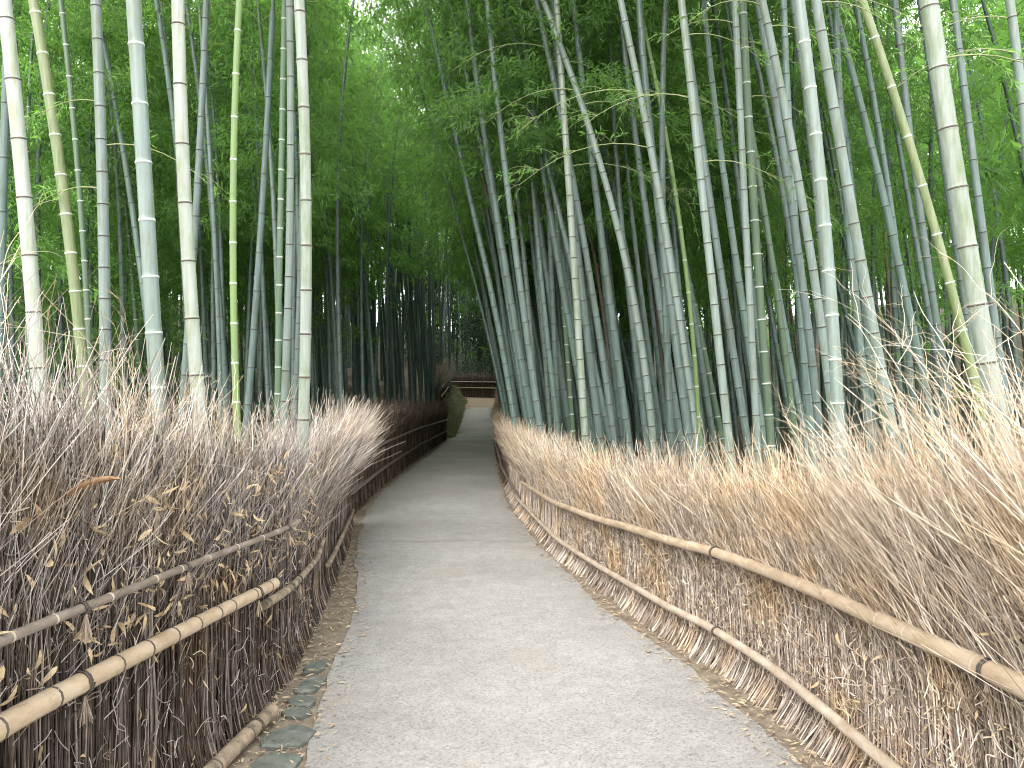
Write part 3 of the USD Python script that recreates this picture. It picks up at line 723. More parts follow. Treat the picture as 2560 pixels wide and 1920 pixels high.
def brush(root, line, sa, sb, per_m, height, lean_t, lean_n, mats, rng, wid=1.0, skirt=.05, gh=None, depth=.16, twigs=2.5, fr_len=.42, fringe_spread=.35, wild=None, tang=.5, power=3.2):
    """Upright sticks and the twiggy fringe above them. height(s), lean_t(s), lean_n(s): metres of top displacement along the fence and towards the path."""
    gh = gh or (lambda x, y: path_h(y))
    n = int((sb - sa) * per_m)
    s = np.sort(rng.uniform(sa, sb, n))
    c, t, nn = line.at(s)
    H = height(s) * rng.uniform(.72, 1.06, n)
    off = -depth * rng.random(n) ** 1.3
    k = 7
    u = np.linspace(0, 1, k)
    z = H[:, None] * u
    along = rng.normal(0, .055, n)[:, None] * u + (lean_t(s) * rng.uniform(.3, 1.5, n))[:, None] * u ** power + rng.normal(0, .004, (n, k))
    out = off[:, None] + (lean_n(s) * rng.uniform(.2, 1.4, n))[:, None] * u ** 5 + rng.normal(0, .004, (n, k)) + (skirt * rng.uniform(.2, 1.2, n))[:, None] * np.clip(1 - z / .2, 0, 1) ** 1.5
    xy = c[:, None] + t[:, None] * along[..., None] + nn[:, None] * out[..., None]
    zz = gh(c[:, 0], c[:, 1])[:, None] - .01 + z
    pts = np.concatenate([xy, zz[..., None]], -1)
    w = (.0056 * wid * np.exp(rng.normal(-.05, .38, n)))[:, None] * (1 - .45 * u)
    toned('sticks', pts, w, mats[0], root)
    # fringe
    m = int(n * twigs)
    i = rng.integers(0, n, m)
    ua = 1 - .5 * rng.random(m) ** 1.5
    f0 = ua * (k - 1)
    j = np.minimum(f0.astype(int), k - 2); fr_ = (f0 - j)[:, None]
    start = pts[i, j] * (1 - fr_) + pts[i, j + 1] * fr_
    d = pts[i, j + 1] - pts[i, j]
    d = unit(tang * unit(d) + rng.normal(0, fringe_spread, (m, 3)) * [1, 1, .6] + np.array([0, 0, 1.0 - tang]))
    d[:, 2] = np.abs(d[:, 2])
    L = fr_len * rng.uniform(.35, 1.15, m) * (.55 + .45 * ua)
    if wild is not None:
        L = L * wild(s[i])
    kk = 4
    q = np.linspace(0, 1, kk)
    lt = (lean_t(s[i]) * .5)[:, None] * t[i] + (lean_n(s[i]) * .5)[:, None] * nn[i]
    bend = np.concatenate([lt, np.zeros((m, 1))], 1)
    tp = start[:, None] + d[:, None] * (L[:, None] * q)[..., None] + bend[:, None] * (L[:, None] * q ** 2)[..., None] * .8 + rng.normal(0, .004, (m, kk, 3)) * q[None, :, None]
    tw = (.0026 * wid * np.exp(rng.normal(-.05, .35, m)))[:, None] * (1 - .55 * q)
    toned('fringe', tp, tw, mats[1], root)
    return pts, tp


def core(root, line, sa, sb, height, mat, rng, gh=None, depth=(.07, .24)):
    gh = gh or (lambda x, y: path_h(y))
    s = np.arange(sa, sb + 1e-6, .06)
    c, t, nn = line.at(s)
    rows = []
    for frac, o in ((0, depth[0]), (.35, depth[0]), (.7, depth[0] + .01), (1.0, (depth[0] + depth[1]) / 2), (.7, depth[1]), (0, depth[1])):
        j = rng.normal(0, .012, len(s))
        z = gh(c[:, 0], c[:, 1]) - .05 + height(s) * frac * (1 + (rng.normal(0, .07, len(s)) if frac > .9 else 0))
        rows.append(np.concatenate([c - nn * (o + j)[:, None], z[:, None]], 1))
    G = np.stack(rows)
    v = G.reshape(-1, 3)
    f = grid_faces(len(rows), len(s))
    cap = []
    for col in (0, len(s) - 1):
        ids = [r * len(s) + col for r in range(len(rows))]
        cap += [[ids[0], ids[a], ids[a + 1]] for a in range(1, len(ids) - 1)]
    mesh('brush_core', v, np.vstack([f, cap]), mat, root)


def rail(root, line, pts, r0, r1, mat, name='rail', front=.035, space=.3, ring='node_brown', gh=None, rng=None, step=.05, wobble=.004):
    """A bamboo pole along the fence: pts = (arc length, height) pairs."""
    gh = gh or (lambda x, y: path_h(y))
    P = np.asarray(pts, float)
    s = np.arange(P[0, 0], P[-1, 0] + 1e-6, step)
    c, t, nn = line.at(s)
    z = np.interp(s, P[:, 0], P[:, 1]) + gh(c[:, 0], c[:, 1])
    kk = np.hanning(9); kk /= kk.sum()
    if len(s) > 20:
        z = np.convolve(np.pad(z, 4, mode='edge'), kk, 'valid')
    C = np.concatenate([c + nn * front, z[:, None]], 1)
    C = C + wobble * (meshkit.noise(np.stack([s * 1.1, 0 * s, 0 * s + r0 * 999], -1), 4)[:, None] - .5) * [1, 1, 2]
    R = np.interp(s, [s[0], s[-1]], [r0, r1])
    jn = np.arange(s[0] + .12, s[-1] - .05, space)
    jn = jn + rng.normal(0, space * .1, len(jn))
    for q in jn:
        R = R * (1 + .07 * np.exp(-((s - q) / .018) ** 2))
    # hollow end: close with a slightly sunk disc
    v, f = tube(C, R, 12)
    root_rail = mesh(name, v, f, mat, root, smooth=55)
    for q in jn if space < .38 else ():
        i = np.argmin(abs(s - q))
        i = min(max(i, 1), len(s) - 2)
        T = unit(C[i + 1] - C[i - 1])
        v, f = tube(np.array([C[i] - T * .006, C[i] - T * .004, C[i] + T * .004, C[i] + T * .006]), np.array([.9, 1.045, 1.045, .9]) * R[i], 12, caps=False)
        mesh('rail_joint', v, f, ring, root, smooth=True)
    return C, R, s


def tie(root, C, R, i, rng, tail=.09):
    """Rope wound round a rail with two frayed ends hanging."""
    T = unit(C[min(i + 1, len(C) - 1)] - C[max(i - 1, 0)])
    u = unit(np.cross(T, [0, 0, 1.0])); w = np.cross(u, T)
    a = np.linspace(0, 4 * np.pi, 26)
    H = C[i] + (np.cos(a)[:, None] * u + np.sin(a)[:, None] * w) * (R[i] + .004) + T * (a / a[-1] - .5)[:, None] * .022
    v, f = tube(H, .0035, 5)
    mesh('rope_tie', v, f, 'node_brown', root, smooth=True)
    n = 26
    p0 = C[i] - np.array([0, 0, R[i]]) + u * .01 * np.sign(-C[i][0])
    q = np.linspace(0, 1, 4)
    d = np.stack([rng.normal(0, .13, n), rng.normal(0, .13, n), -np.ones(n)], 1)
    L = tail * rng.uniform(.6, 1.1, n)
    pts = p0 + d[:, None] * (L[:, None] * q ** 1.1)[..., None]
    toned('rope_end', pts, np.full((n, 4), .003), 'rope', root)


rng = np.random.default_rng(5)
LL = Line(FL, -1)
ML = Line(FM, -1)
RL = Line(FR, 1)

# --- left near fence
lf_root = thing('brushwood_fence', 'dark brushwood fence on the left with three bamboo rails in the foreground', 'fence')
s0 = LL.s_of_y
hL = lambda s: np.interp(s, [0, s0(2.2), s0(3.5), s0(5.5), s0(8), LL.len], [1.56, 1.50, 1.34, 1.20, 1.18, 1.18])
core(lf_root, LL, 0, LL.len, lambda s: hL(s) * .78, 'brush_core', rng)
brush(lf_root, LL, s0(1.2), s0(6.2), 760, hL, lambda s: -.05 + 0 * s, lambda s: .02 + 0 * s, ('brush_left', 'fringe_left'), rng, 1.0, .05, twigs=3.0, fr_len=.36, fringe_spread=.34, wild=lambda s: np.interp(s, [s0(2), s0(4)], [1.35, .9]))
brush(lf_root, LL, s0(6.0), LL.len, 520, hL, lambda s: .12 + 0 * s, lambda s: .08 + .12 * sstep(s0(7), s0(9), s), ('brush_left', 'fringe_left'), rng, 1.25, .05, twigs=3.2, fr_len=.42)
# fence end and left behind the frame only as sticks
C1, R1, q1 = rail(lf_root, LL, [(s0(.8), .95), (s0(2.3), .93), (s0(4.75), .876)], .017, .0125, 'rail_grey', rng=rng, space=.26, ring='rail_pale', front=.085)
C2, R2, q2 = rail(lf_root, LL, [(s0(.8), .72), (s0(2.3), .705), (s0(4.32), .63)], .036, .027, 'rail_tan', rng=rng, space=.19, front=.08)
C3, R3, q3 = rail(lf_root, LL, [(s0(4.24), .535), (s0(5.3), .49), (s0(5.9), .47), (s0(6.25), .55)], .024, .015, 'rail_weathered', rng=rng, space=.3, front=.045)
C3b, R3b, q3b = rail(lf_root, LL, [(s0(6.4), .82), (s0(7.5), .84), (s0(9.9), .80)], .02, .016, 'rail_weathered', rng=rng, space=.3, front=.045)
C4, R4, q4 = rail(lf_root, LL, [(s0(1.0), .06), (s0(3.4), .06), (s0(4.15), .055)], .040, .034, 'rail_weathered', rng=rng, space=.34, front=.12)
C5, R5, q5 = rail(lf_root, LL, [(s0(6.5), .30), (s0(9.9), .28)], .02, .016, 'rail_weathered', rng=rng, space=.34, front=.05)
for C, R, ys_ in ((C2, R2, (2.62, 4.05)), (C1, R1, (2.6, 3.3, 4.5)), (C3, R3, (5.0,)), (C4, R4, (3.95,))):
    for yy in ys_:
        tie(lf_root, C, R, int(np.argmin(abs(C[:, 1] - yy))), rng, .085)

# --- left middle fence
mf_root = thing('brushwood_fence', 'shaded brown brushwood fence beyond the left corner, running along the path', 'fence')
gm = lambda x, y: path_h(y)
core(mf_root, ML, 0, ML.len, lambda s: 1.12 + 0 * s, 'brush_core', rng)
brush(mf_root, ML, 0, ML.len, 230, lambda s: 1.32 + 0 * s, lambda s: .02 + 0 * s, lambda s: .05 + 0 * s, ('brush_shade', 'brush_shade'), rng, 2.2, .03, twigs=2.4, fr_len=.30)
for h in (.78, .34):
    rail(mf_root, ML, [(.2, h), (ML.len * .5, h + .03), (ML.len - .05, h)], .026, .022, 'rail_grey', rng=rng, space=.4, front=.06, step=.1)

# --- right fence
rf_root = thing('brushwood_fence', 'long tan brushwood fence on the right with two bamboo rails', 'fence')
r0 = RL.s_of_y
hR = lambda s: np.interp(s, [0, r0(2.2), r0(3.4), r0(4.8), r0(7), r0(14), RL.len], [1.26, 1.22, 1.08, .97, .90, .94, 1.0])
core(rf_root, RL, 0, RL.len, lambda s: hR(s) * .82, 'brush_core_tan', rng)
lt = lambda s: np.interp(s, [0, r0(3), r0(5), r0(20)], [.20, .15, .06, .04])
ln = lambda s: np.interp(s, [0, r0(3), r0(5), r0(20)], [.10, .08, .05, .04])
brush(rf_root, RL, r0(1.4), r0(6.2), 780, hR, lt, ln, ('brush_right', 'fringe_right'), rng, 1.0, .10, twigs=3.4, fr_len=.40, tang=.5, power=2.2, fringe_spread=.34, wild=lambda s: np.interp(s, [r0(2), r0(4)], [1.5, .95]))
brush(rf_root, RL, r0(6.2), r0(15), 480, hR, lt, ln, ('brush_right', 'fringe_right'), rng, 1.35, .10, twigs=3.2, fr_len=.36)
brush(rf_root, RL, r0(15), RL.len, 230, hR, lt, ln, ('brush_shade', 'fringe_right'), rng, 2.2, .08, twigs=2.6, fr_len=.34)
D1, S1, _ = rail(rf_root, RL, [(r0(1.5), .78), (r0(2.4), .75), (r0(5), .675), (r0(7.0), .58), (r0(8.0), .54), (r0(11.2), .47)], .034, .020, 'rail_tan', rng=rng, space=.33, front=.075, ring='rail_pale')
rail(rf_root, RL, [(r0(11.0), .55), (r0(13), .62), (r0(20), .70), (r0(34), .70), (r0(46), .70)], .022, .02, 'rail_grey', rng=rng, space=.5, front=.055, step=.1)
D2, S2, _ = rail(rf_root, RL, [(r0(1.5), .20), (r0(3.1), .215), (r0(5.1), .225), (r0(8), .18), (r0(12), .20)], .026, .017, 'rail_pale', rng=rng, space=.36, front=.07, ring='rail_tan')
rail(rf_root, RL, [(r0(11.9), .22), (r0(20), .28), (r0(46), .28)], .02, .02, 'rail_grey', rng=rng, space=.5, front=.06, step=.1)
for C, R, ys_ in ((D1, S1, (2.55, 4.9)), (D2, S2, (4.9,))):
    for yy in ys_:
        tie(rf_root, C, R, int(np.argmin(abs(C[:, 1] - yy))), rng, .03)

# --- far fences
far_root = thing('brushwood_fence', 'small far brushwood fence across the end of the path at the bend', 'fence')
XL = Line([(52.6, -4.6), (52.0, -3.0), (51.5, -.6), (51.4, .6)], 1)
XL.n = np.tile([0, -1.0], (len(XL.n), 1))
gx = lambda x, y: 1.75 + 0 * np.asarray(x)
core(far_root, XL, 0, XL.len, lambda s: .95 + 0 * s, 'brush_core', rng, gh=gx)
brush(far_root, XL, 0, XL.len, 260, lambda s: 1.15 + 0 * s, lambda s: 0 * s, lambda s: .02 + 0 * s, ('brush_shade', 'brush_left'), rng, 2.6, .02, gh=gx, twigs=3.0, fr_len=.45)
for h in (.88, .52):
    rail(far_root, XL, [(.05, h + .06), (XL.len - .05, h - .03)], .03, .028, 'rail_pale', rng=rng, space=.5, front=.07, gh=gx)
bk_root = thing('brushwood_fence', 'far brushwood fence climbing the mossy bank left of the bend', 'fence')
BL = Line([(37.2, -3.15), (41, -3.22), (45, -3.35), (48.6, -3.6)], -1)
gb = lambda x, y: np.interp(y, [37, 49], [1.35, 2.35])
core(bk_root, BL, 0, BL.len, lambda s: .85 + 0 * s, 'brush_core', rng, gh=gb)
brush(bk_root, BL, 0, BL.len, 170, lambda s: 1.15 + .25 * np.sin(s * 1.3), lambda s: .1 + 0 * s, lambda s: .08 + 0 * s, ('brush_left', 'fringe_left'), rng, 2.2, .02, gh=gb, twigs=3.2, fr_len=.6, fringe_spread=.45)
for h in (.75, .35):
    rail(bk_root, BL, [(.05, h), (BL.len - .05, h)], .03, .028, 'rail_pale', rng=rng, space=.5, front=.07, gh=gb)

# mossy bank beneath it
yy = np.arange(34.4, 50, .25); tt = np.linspace(0, 1, 12)
prof = lambda t: sstep(0, .75, t)
V = []
for t in tt:
    x = pl(yy) + .12 - t * 1.1
    top = np.interp(yy, [34.4, 37, 49], [.35, 1.38, 2.4])
    z = path_h(yy) + .0 + (np.maximum(top - path_h(yy), .2)) * prof(t) * (sstep(34.2, 36.5, yy)) + .3 * (meshkit.fbm(np.stack([x * 1.5, yy * 1.5, 0 * yy], -1), 4, 8) - .5) * (t > 0)
    V.append(np.stack([x, yy, z], -1))
v = np.stack(V).reshape(-1, 3)
tag(stage.GetPrimAtPath(mesh('mossy_bank', v, grid_faces(len(tt), len(yy))[:, ::-1], 'moss', smooth=True)), 'low mossy green bank at the left of the bend', 'bank', kind='structure')

B_ = v.reshape(len(tt), len(yy), 3)
n = 2600
ia, ib = rng.integers(1, len(tt), n), rng.integers(2, len(yy), n)
p0 = B_[ia, ib] + rng.normal(0, .07, (n, 3)) * [1, 1, 0] - [0, 0, .02]
d0 = rng.normal(0, .5, (n, 3)) + [.25, -.15, .9]
q = np.linspace(0, 1, 4)
Lg = rng.uniform(.08, .26, n)
gp = p0[:, None] + d0[:, None] * (Lg[:, None] * q)[..., None] - np.array([-.3, 0, .6]) * (Lg[:, None] * q ** 2)[..., None]
tf = thing('bank_grass', 'short tufty grass and moss growing over the bank at the bend', 'grass', kind='stuff')
toned('blades', gp, (.012 * (1 - .8 * q))[None] * rng.uniform(.6, 1.3, n)[:, None], 'bank_grass', tf)

# ------------------------------------------------------------------ long stray twigs above the fences
def branchy(start, d, L, rng, depth=2, w=.0035, k=7, droop=.1):
    """A thin forked dry branch: list of (k x 3 points, widths)."""
    q = np.linspace(0, 1, k)
    d = unit(np.asarray(d, float))
    side = unit(rng.normal(size=3))
    pts = np.asarray(start) + d * (L * q)[:, None] + side * (L * .08 * np.sin(q * rng.uniform(1.5, 4)))[:, None] - np.array([0, 0, droop]) * (L * q ** 2)[:, None] + rng.normal(0, .006, (k, 3)) * q[:, None]
    out = [(pts, w * (1 - .65 * q))]
    if depth:
        for _ in range(rng.integers(2, 5)):
            i = rng.integers(1, k - 1)
            dd = unit(d + rng.normal(0, .42, 3))
            out += branchy(pts[i], dd, L * rng.uniform(.25, .5), rng, depth - 1, w * .6, k, droop)
    return out


def strays(root, line, spec, rng, mat, gh=lambda x, y: 0 * x):
    allp, allw = [], []
    for y, h, d, L in spec:
        s = line.s_of_y(y)
        c, t, nn = line.at(np.array([s]))
        base = np.array([*(c[0] - nn[0] * rng.uniform(.02, .2)), h])
        vec = np.array([*(t[0] * d[0] + nn[0] * d[1]), d[2]])
        for p, w in branchy(base, vec, L, rng):
            allp.append(p); allw.append(w)
    toned('stray_twigs', np.stack(allp), np.stack(allw), mat, root)


rng = np.random.default_rng(77)
sp = []
for _ in range(46):
    y = rng.uniform(1.7, 4.2)
    sp.append((y, rng.uniform(.8, 1.15), (rng.uniform(.2, 1.1), rng.uniform(-.1, .35), rng.uniform(.45, 1.0)), rng.uniform(.5, 1.0) * np.interp(y, [2, 4], [1.15, .75])))
for _ in range(14):
    sp.append((rng.uniform(4.0, 5.6), rng.uniform(.75, .95), (rng.uniform(.1, .6), rng.uniform(-.1, .2), 1), rng.uniform(.35, .6)))
for _ in range(14):
    sp.append((rng.uniform(2.0, 3.3), rng.uniform(1.0, 1.25), (rng.uniform(.6, 1.2), rng.uniform(-.1, .25), rng.uniform(.5, .95)), rng.uniform(.9, 1.35)))
strays(rf_root, RL, sp, rng, 'stray')
sp = []
for _ in range(44):
    y = rng.uniform(1.5, 3.4)
    sp.append((y, rng.uniform(.95, 1.25), (rng.uniform(-.5, .8), rng.uniform(-.3, .3), rng.uniform(.6, 1.1)), rng.uniform(.4, .85)))
for _ in range(18):
    sp.append((rng.uniform(3.2, 5.0), rng.uniform(1.0, 1.2), (rng.uniform(-.4, .9), rng.uniform(-.3, .3), 1), rng.uniform(.3, .6)))
sp += [(3.1, 1.25, (1.0, .1, .22), 1.5), (3.3, 1.3, (1.0, .0, .45), 1.2), (2.6, 1.3, (-.3, -.1, .9), .9), (3.4, 1.25, (-.9, -.2, .95), 1.15)]
strays(lf_root, LL, sp, rng, 'stray')

# short broken bits and dry leaves caught in the fences
def bits(root, line, sa, sb, n, hmax, mat, rng, mean=.05, w=.0035):
    s = rng.uniform(sa, sb, n)
    c, t, nn = line.at(s)
    z = rng.uniform(.02, 1, n) * hmax(s) + path_h(c[:, 1])
    p = np.concatenate([c + nn * rng.uniform(-.02, .03, n)[:, None], z[:, None]], 1)
    a = rng.normal(0, .9, n)
    d3 = np.concatenate([t * np.sin(a)[:, None] + nn * rng.normal(.1, .25, n)[:, None], np.cos(a)[:, None]], 1)
    L = mean * rng.uniform(.5, 1.8, n)
    q = np.linspace(-.5, .5, 3)
    pts = p[:, None] + d3[:, None] * (L[:, None] * q)[..., None] + rng.normal(0, .008, (n, 3, 3))
    toned('broken_bits', pts, np.full((n, 3), w) * rng.uniform(.6, 1.3, n)[:, None], mat, root)


bits(rf_root, RL, r0(1.5), r0(8.5), 13000, lambda s: hR(s) * 1.1, 'fringe_right', rng, .055)
bits(lf_root, LL, s0(1.3), s0(6), 1400, lambda s: hL(s) * .95, 'fringe_left', rng, .07, .003)


def curled_leaves(P, D, L, W, rng):
    """Dry leaves as short curling strips, 5 cross sections each."""
    n, k = len(P), 5
    D = unit(D)
    S = unit(np.cross(D, rng.normal(size=(n, 3)))); N = np.cross(S, D)
    q = np.linspace(0, 1, k)
    curl, twist = rng.normal(0, 1.5, n)[:, None], rng.normal(0, 1.3, n)[:, None]
    a = curl * q
    ctr = P[:, None] + D[:, None] * (L[:, None] * q * np.cos(a * .5))[..., None] + N[:, None] * (L[:, None] * q * np.sin(a * .6))[..., None]
    tw = twist * q
    side = S[:, None] * np.cos(tw)[..., None] + N[:, None] * np.sin(tw)[..., None]
    w = (W[:, None] * .5 * np.array([.25, .9, 1.0, .65, .03]))[..., None]
    v = np.stack([ctr + side * w, ctr - side * w], 2).reshape(-1, 3)
    f = []
    o = np.arange(n)[:, None] * (2 * k)
    for i in range(k - 1):
        f += [o + [2 * i, 2 * i + 1, 2 * i + 3], o + [2 * i, 2 * i + 3, 2 * i + 2]]
    return v, np.vstack(f)


def caught_leaves(root, line, sa, sb, n, za, zb, rng, size=.07):
    s = rng.uniform(sa, sb, n)
    c, t, nn = line.at(s)
    z = za + (zb - za) * rng.random(n) + path_h(c[:, 1])
    P = np.concatenate([c + nn * rng.uniform(.0, .04, n)[:, None], z[:, None]], 1)
    D = np.concatenate([t * rng.normal(0, .7, n)[:, None] + nn * rng.uniform(0, .6, n)[:, None], rng.normal(-.3, .7, n)[:, None]], 1)
    L = size * rng.uniform(.4, 1.3, n)
    v, f = curled_leaves(P, D, L, L * rng.uniform(.14, .26, n), rng)
    mesh('caught_leaves', v, f, 'dead_leaf', root, kind='stuff')


caught_leaves(lf_root, LL, s0(1.5), s0(6.0), 480, .66, 1.25, rng, .068)
caught_leaves(lf_root, LL, s0(1.5), s0(6.0), 90, .05, .7, rng, .05)
caught_leaves(rf_root, RL, r0(1.5), r0(7.0), 420, .1, 1.0, rng, .05)
# a big curled culm sheath hanging at the far left
q = np.linspace(0, 1, 9)
c0 = px(44, 506, 2.62) + np.array([.02, 0, 0])
C = c0 + np.stack([.17 * q, .10 * q, .14 * q - .10 * (q - .2) ** 2], -1)
sd = np.array([.25, -.2, 1.0]) * .5
W = .028 * np.sin(np.pi * np.clip(q * .95 + .03, 0, 1)) ** .7
v = np.stack([C + sd * W[:, None], C + np.array([.01, -.02, 0]), C - sd * W[:, None]], 0).reshape(-1, 3)
mesh('dry_sheath', v, grid_faces(3, 9), 'sheath', lf_root, smooth=True)

# ------------------------------------------------------------------ litter along the path edges, edging stones
rng = np.random.default_rng(31)
n = 9000
y = 1.8 + 30 * rng.random(n) ** 2.2
side = rng.random(n) < .5
wl, wr = pl(y) - fl(y), fr(y) - pr(y)
tt = rng.beta(1.2, 1.8, n)
x = np.where(side, fl(y) + .02 + tt * (wl + .12), fr(y) - .02 - tt * (wr + .12))
P = np.stack([x, y, path_h(y) + rng.uniform(.012, .03, n)], -1)
D = np.concatenate([rng.normal(size=(n, 2)), rng.normal(0, .12, (n, 1))], 1)
L = rng.uniform(.018, .06, n)
k_ = 140
y2 = 2.6 + 12 * rng.random(k_) ** 1.6
x2 = pl(y2) + (pr(y2) - pl(y2)) * rng.beta(.7, .7, k_)
P = np.vstack([P, np.stack([x2, y2, path_h(y2) + .024], -1)])
D = np.vstack([D, np.concatenate([rng.normal(size=(k_, 2)), np.zeros((k_, 1))], 1)])
L = np.concatenate([L, rng.uniform(.012, .035, k_)])
v, f = leaf_quads(P, D, L, L * rng.uniform(.12, .3, len(L)), rng, .35)
tag(stage.GetPrimAtPath(mesh('fallen_leaves', v, f, 'litter_leaf')), 'dry bamboo leaf litter scattered along both path edges', 'leaf litter', kind='stuff')
n = 9000
y = 12 + 36 * rng.random(n)
x = fl(y) - .4 - 12 * rng.random(n) ** 1.4
P = np.stack([x, y, ground_h(x, y) + rng.uniform(.0, .04, n)], -1)
D = np.concatenate([rng.normal(size=(n, 2)), rng.normal(0, .15, (n, 1))], 1)
L = rng.uniform(.08, .2, n)
v, f = leaf_quads(P, D, L, L * .25, rng, .35)
tag(stage.GetPrimAtPath(mesh('forest_litter', v, f, 'litter_leaf')), 'dry leaves covering the forest floor behind the left fence', 'leaf litter', kind='stuff')

for k, (cx, cy, a, b, rot) in enumerate([(-1.0, 3.62, .10, .13, .1), (-1.02, 3.92, .11, .14, .25), (-1.06, 4.22, .07, .06, .4), (-1.07, 4.38, .075, .07, .2), (-1.09, 4.62, .065, .13, .15), (-1.13, 4.93, .055, .12, .15), (-.95, 3.36, .09, .10, .2)]):
    m = 9
    ang = np.arange(m) / m * 6.283 + rng.normal(0, .12, m)
    rad = 1 / np.maximum(abs(np.cos(ang)), abs(np.sin(ang))) ** .7 * rng.uniform(.88, 1.05, m)
    ex, ey = a * rad * np.cos(ang), b * rad * np.sin(ang)
    X = cx + ex * math.cos(rot) + ey * math.sin(rot); Y = cy - ex * math.sin(rot) + ey * math.cos(rot)
    lv = [(-.03, 1.0), (.017, 1.0), (.026, .88)]
    R_ = [np.stack([cx + (X - cx) * s_, cy + (Y - cy) * s_, np.full(m, z_) + rng.normal(0, .002, m)], -1) for z_, s_ in lv]
    v = np.vstack(R_ + [np.array([[cx, cy, .027]])])
    i = np.arange(m); j = (i + 1) % m
    f = []
    for r_ in range(2):
        f += [np.stack([r_ * m + i, r_ * m + j, (r_ + 1) * m + j], 1), np.stack([r_ * m + i, (r_ + 1) * m + j, (r_ + 1) * m + i], 1)]
    f.append(np.stack([2 * m + i, 2 * m + j, np.full(m, 3 * m)], 1))
    mesh('edging_stone', v, np.vstack(f), 'stone', path_root)

# ------------------------------------------------------------------ shrubs, the dark evergreen at the bend, near leaf sprays
def shrub(name, label, cat, base, rad, height, n, mat, rng, leaf=.09, lw=.45, stems=6, group=None):
    root = thing(name, label, cat, group, base)
    B = []
    P = []
    for _ in range(stems):
        d = np.array([rng.normal(0, .5), rng.normal(0, .5), 1.2])
        q = np.linspace(0, 1, 5)[:, None]
        c = d * q * height * .8 * [rad / height, rad / height, .8] + rng.normal(0, .03, (5, 3)) * q
        B.append(tube(c, np.linspace(.018, .006, 5), 5))
    v, f = join(B); mesh('stems', v, f, 'bark', root)
    cl = rng.normal(size=(28, 3)); cl = unit(cl) * rng.uniform(.3, 1, (28, 1)) ** .5 * [rad, rad, height * .5] + [0, 0, height * .55]
    i = rng.integers(0, len(cl), n)
    P = cl[i] + rng.normal(0, .28, (n, 3)) * [rad * .6, rad * .6, height * .3]
    P[:, 2] = np.abs(P[:, 2])
    D = rng.normal(size=(n, 3)) + [0, 0, -.2]
    L = leaf * rng.uniform(.6, 1.3, n)
    v, f = leaf_quads(P, D, L, L * lw, rng)
    mesh('foliage', v, f, mat, root)
    return root


rng = np.random.default_rng(404)
for u, vb, yd, rad, hh, lab in [(650 * K1, 400, 10.5, .8, 1.5, 'dark leafy shrub behind the left fence, right of the olive bamboo'),
                                (430 * K1, 400, 12.5, 1.0, 1.9, 'dark leafy shrub at the far left between the first culms'),
                                (1640 * K1, 398, 11.5, .45, 1.35, 'low fern green shrub behind the close pair of culms'),
                                (1010 * K1, 400, 13.5, 1.0, 1.6, 'dark leafy shrub behind the thickest pale culm at left')]:
    p = px(u, vb, yd)
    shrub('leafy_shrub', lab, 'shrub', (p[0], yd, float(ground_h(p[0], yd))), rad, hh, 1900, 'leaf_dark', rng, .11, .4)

# evergreens at the bend
for k, (ex, ey, eh) in enumerate([(-5.2, 60.0, 10.0), (-2.6, 63.0, 11.5), (-8.4, 61.5, 10.5), (1.0, 61.0, 10.5)]):
    er = thing('evergreen_tree', 'dark broadleaf evergreen standing in the shade beyond the small cross fence', 'tree', 'evergreens beyond the cross fence', (ex, ey, float(ground_h(ex, ey)) - .1))
    z = np.linspace(0, eh * .9, 12)
    v, f = tube(np.stack([.2 * np.sin(z * .5 + k), 0 * z, z], -1), .17 * (1 - z / eh), 8)
    mesh('trunk', v, f, 'bark', er, smooth=True)
    n = 6500
    cl = rng.uniform(-1, 1, (60, 3)) * [1.9, 1.5, eh * .42] + [0, 0, eh * .55]
    P = cl[rng.integers(0, 60, n)] + rng.normal(0, .36, (n, 3))
    v, f = leaf_quads(P, rng.normal(size=(n, 3)) + [0, 0, -.3], rng.uniform(.14, .28, n), rng.uniform(.07, .11, n), rng)
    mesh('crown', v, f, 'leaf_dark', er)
ev = thing('evergreen_tree', 'dark glossy broadleaf evergreen standing at the bend of the path', 'tree', None, (-1.0, 55.5, 1.8))
z = np.linspace(0, 9, 14)
v, f = tube(np.stack([.25 * np.sin(z * .4), 0 * z, z], -1), .20 * (1 - z / 11), 10)
mesh('trunk', v, f, 'bark', ev, smooth=True)
cl = rng.uniform(-1, 1, (70, 3)); cl = cl * [1.7, 1.5, 3.6] + [-.3, -.3, 5.0]
n = 14000
i = rng.integers(0, 70, n)
P = cl[i] + rng.normal(0, .32, (n, 3))
v, f = leaf_quads(P, rng.normal(size=(n, 3)) + [0, 0, -.3], rng.uniform(.09, .2, n), rng.uniform(.05, .08, n), rng)
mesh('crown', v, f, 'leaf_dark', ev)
for (tx, ty, th, tr, tl) in [(-.3, 44.5, 11, .22, 'dark tree trunk rising behind the first leaning culms at the bend')]:
    tr_root = thing('dark_tree', tl, 'tree', None, (tx, ty, float(ground_h(tx, ty)) - .1))
    z = np.linspace(0, th, 14)
    v, f = tube(np.stack([-.12 * z, 0 * z, z], -1), tr * (1 - z / (th * 1.15)), 10)
    mesh('trunk', v, f, 'bark', tr_root, smooth=True)
    n = 5000
    cl = rng.uniform(-1, 1, (40, 3)) * [1.6, 1.6, 2.2] + [-.12 * 9, 0, 9.5]
    P = cl[rng.integers(0, 40, n)] + rng.normal(0, .3, (n, 3))
    v, f = leaf_quads(P, rng.normal(size=(n, 3)) + [0, 0, -.3], rng.uniform(.09, .2, n), rng.uniform(.05, .08, n), rng)
    mesh('crown', v, f, 'leaf_dark', tr_root)


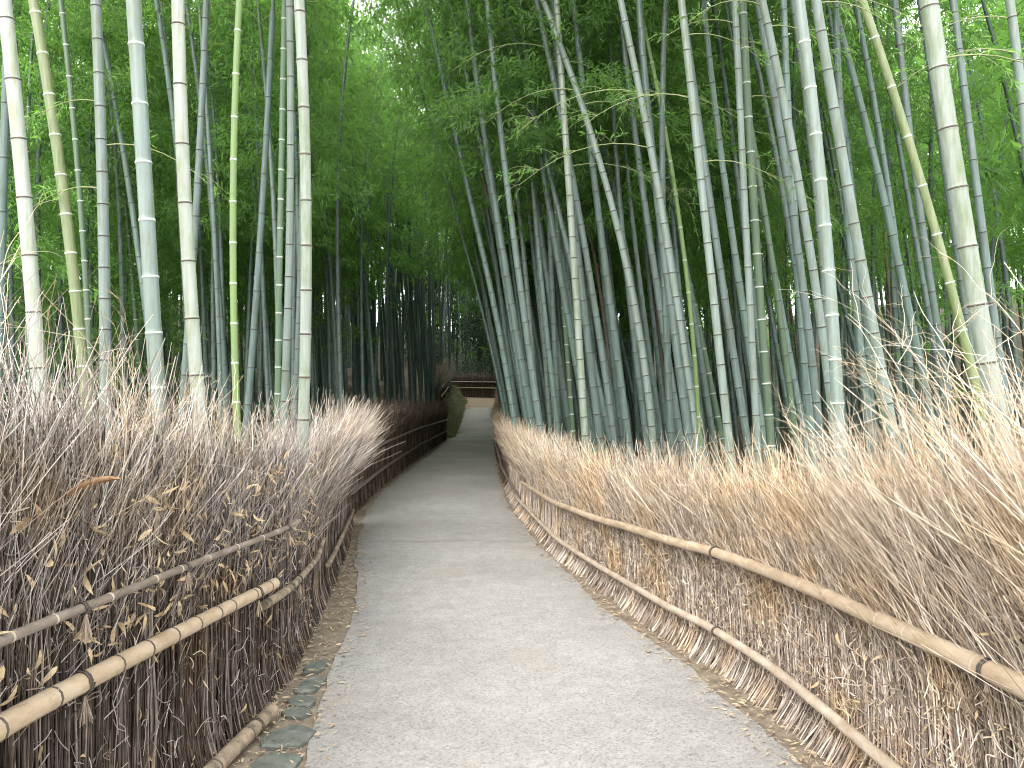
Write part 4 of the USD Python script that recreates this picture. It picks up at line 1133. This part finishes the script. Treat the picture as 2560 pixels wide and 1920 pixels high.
def spray(hero_index, z, az, L, n, rng, leaf=.09):
    """A leafy side branch on one of the near culms."""
    root, base, axis, r = HEROES[hero_index]
    s0_ = axis(np.array([z]))[0]
    d = np.array([math.cos(az), math.sin(az) * .6, .25])
    q = np.linspace(0, 1, 8)
    c = s0_ + d * (L * q)[:, None] - np.array([0, 0, .55]) * (L * q ** 2)[:, None]
    B = [tube(c, .006 * (1 - .8 * q) + .001, 5)]
    P, D = [], []
    for _ in range(max(4, n // 9)):
        i = rng.integers(2, 8)
        dd = unit(d + rng.normal(0, .6, 3))
        l = L * rng.uniform(.15, .35)
        t = np.linspace(0, 1, 4)
        tw = c[i] + dd * (l * t)[:, None] - np.array([0, 0, .5]) * (l * t ** 2)[:, None]
        B.append(tube(tw, .0022 * (1 - .6 * t), 3, caps=False))
        for w in range(9):
            P.append(tw[rng.integers(1, 4)] + rng.normal(0, .012, 3)); D.append(dd * .6 + rng.normal(0, .55, 3) + [0, 0, -.45])
    P, D = np.array(P), np.array(D)
    Lf = leaf * rng.uniform(.6, 1.25, len(P))
    b = mesh('leafy_branch', *join(B), 'twig_green', root)
    v, f = leaf_quads(P, D, Lf, Lf * rng.uniform(.13, .19, len(P)), rng, .7)
    mesh('branch_leaves', v, f, 'leaf', root)


rng = np.random.default_rng(909)
def z_at(h, v):
    return EYE - (v - HOR) / FOC * HEROES[h][1][1] - HEROES[h][1][2]


for h, vv, az, L, n in [(21, 10, 3.6, .9, 60), (21, 30, .4, .9, 50), (24, -10, -.3, 1.0, 60), (25, 5, .2, .8, 40), (18, 25, 3.4, .9, 40), (30, 55, -.2, .9, 45), (32, 55, 3.3, 1.2, 60), (32, 20, 3.0, 1.0, 50),
                        (33, 45, 3.4, 1.3, 90), (33, 60, .2, 1.0, 60), (34, 85, 2.9, 1.2, 80), (34, 100, -.2, 1.2, 80), (35, 95, 3.0, 1.4, 110), (35, 100, 0., 1.3, 90), (35, 150, 3.3, 1.5, 110), (33, 165, .1, 1.6, 120),
                        (16, 30, .2, .9, 60), (16, 95, 3.4, 1.2, 110), (16, 160, .4, 1.4, 110), (19, 40, .3, .6, 24), (19, 95, .2, .7, 30), (3, 95, 3.4, .5, 24), (3, 185, 3.2, .6, 26), (3, 140, .4, .9, 24), (23, 25, .3, .8, 40), (28, 5, 3.2, .7, 30)]:
    spray(h, z_at(h, vv), az, L, n, rng)
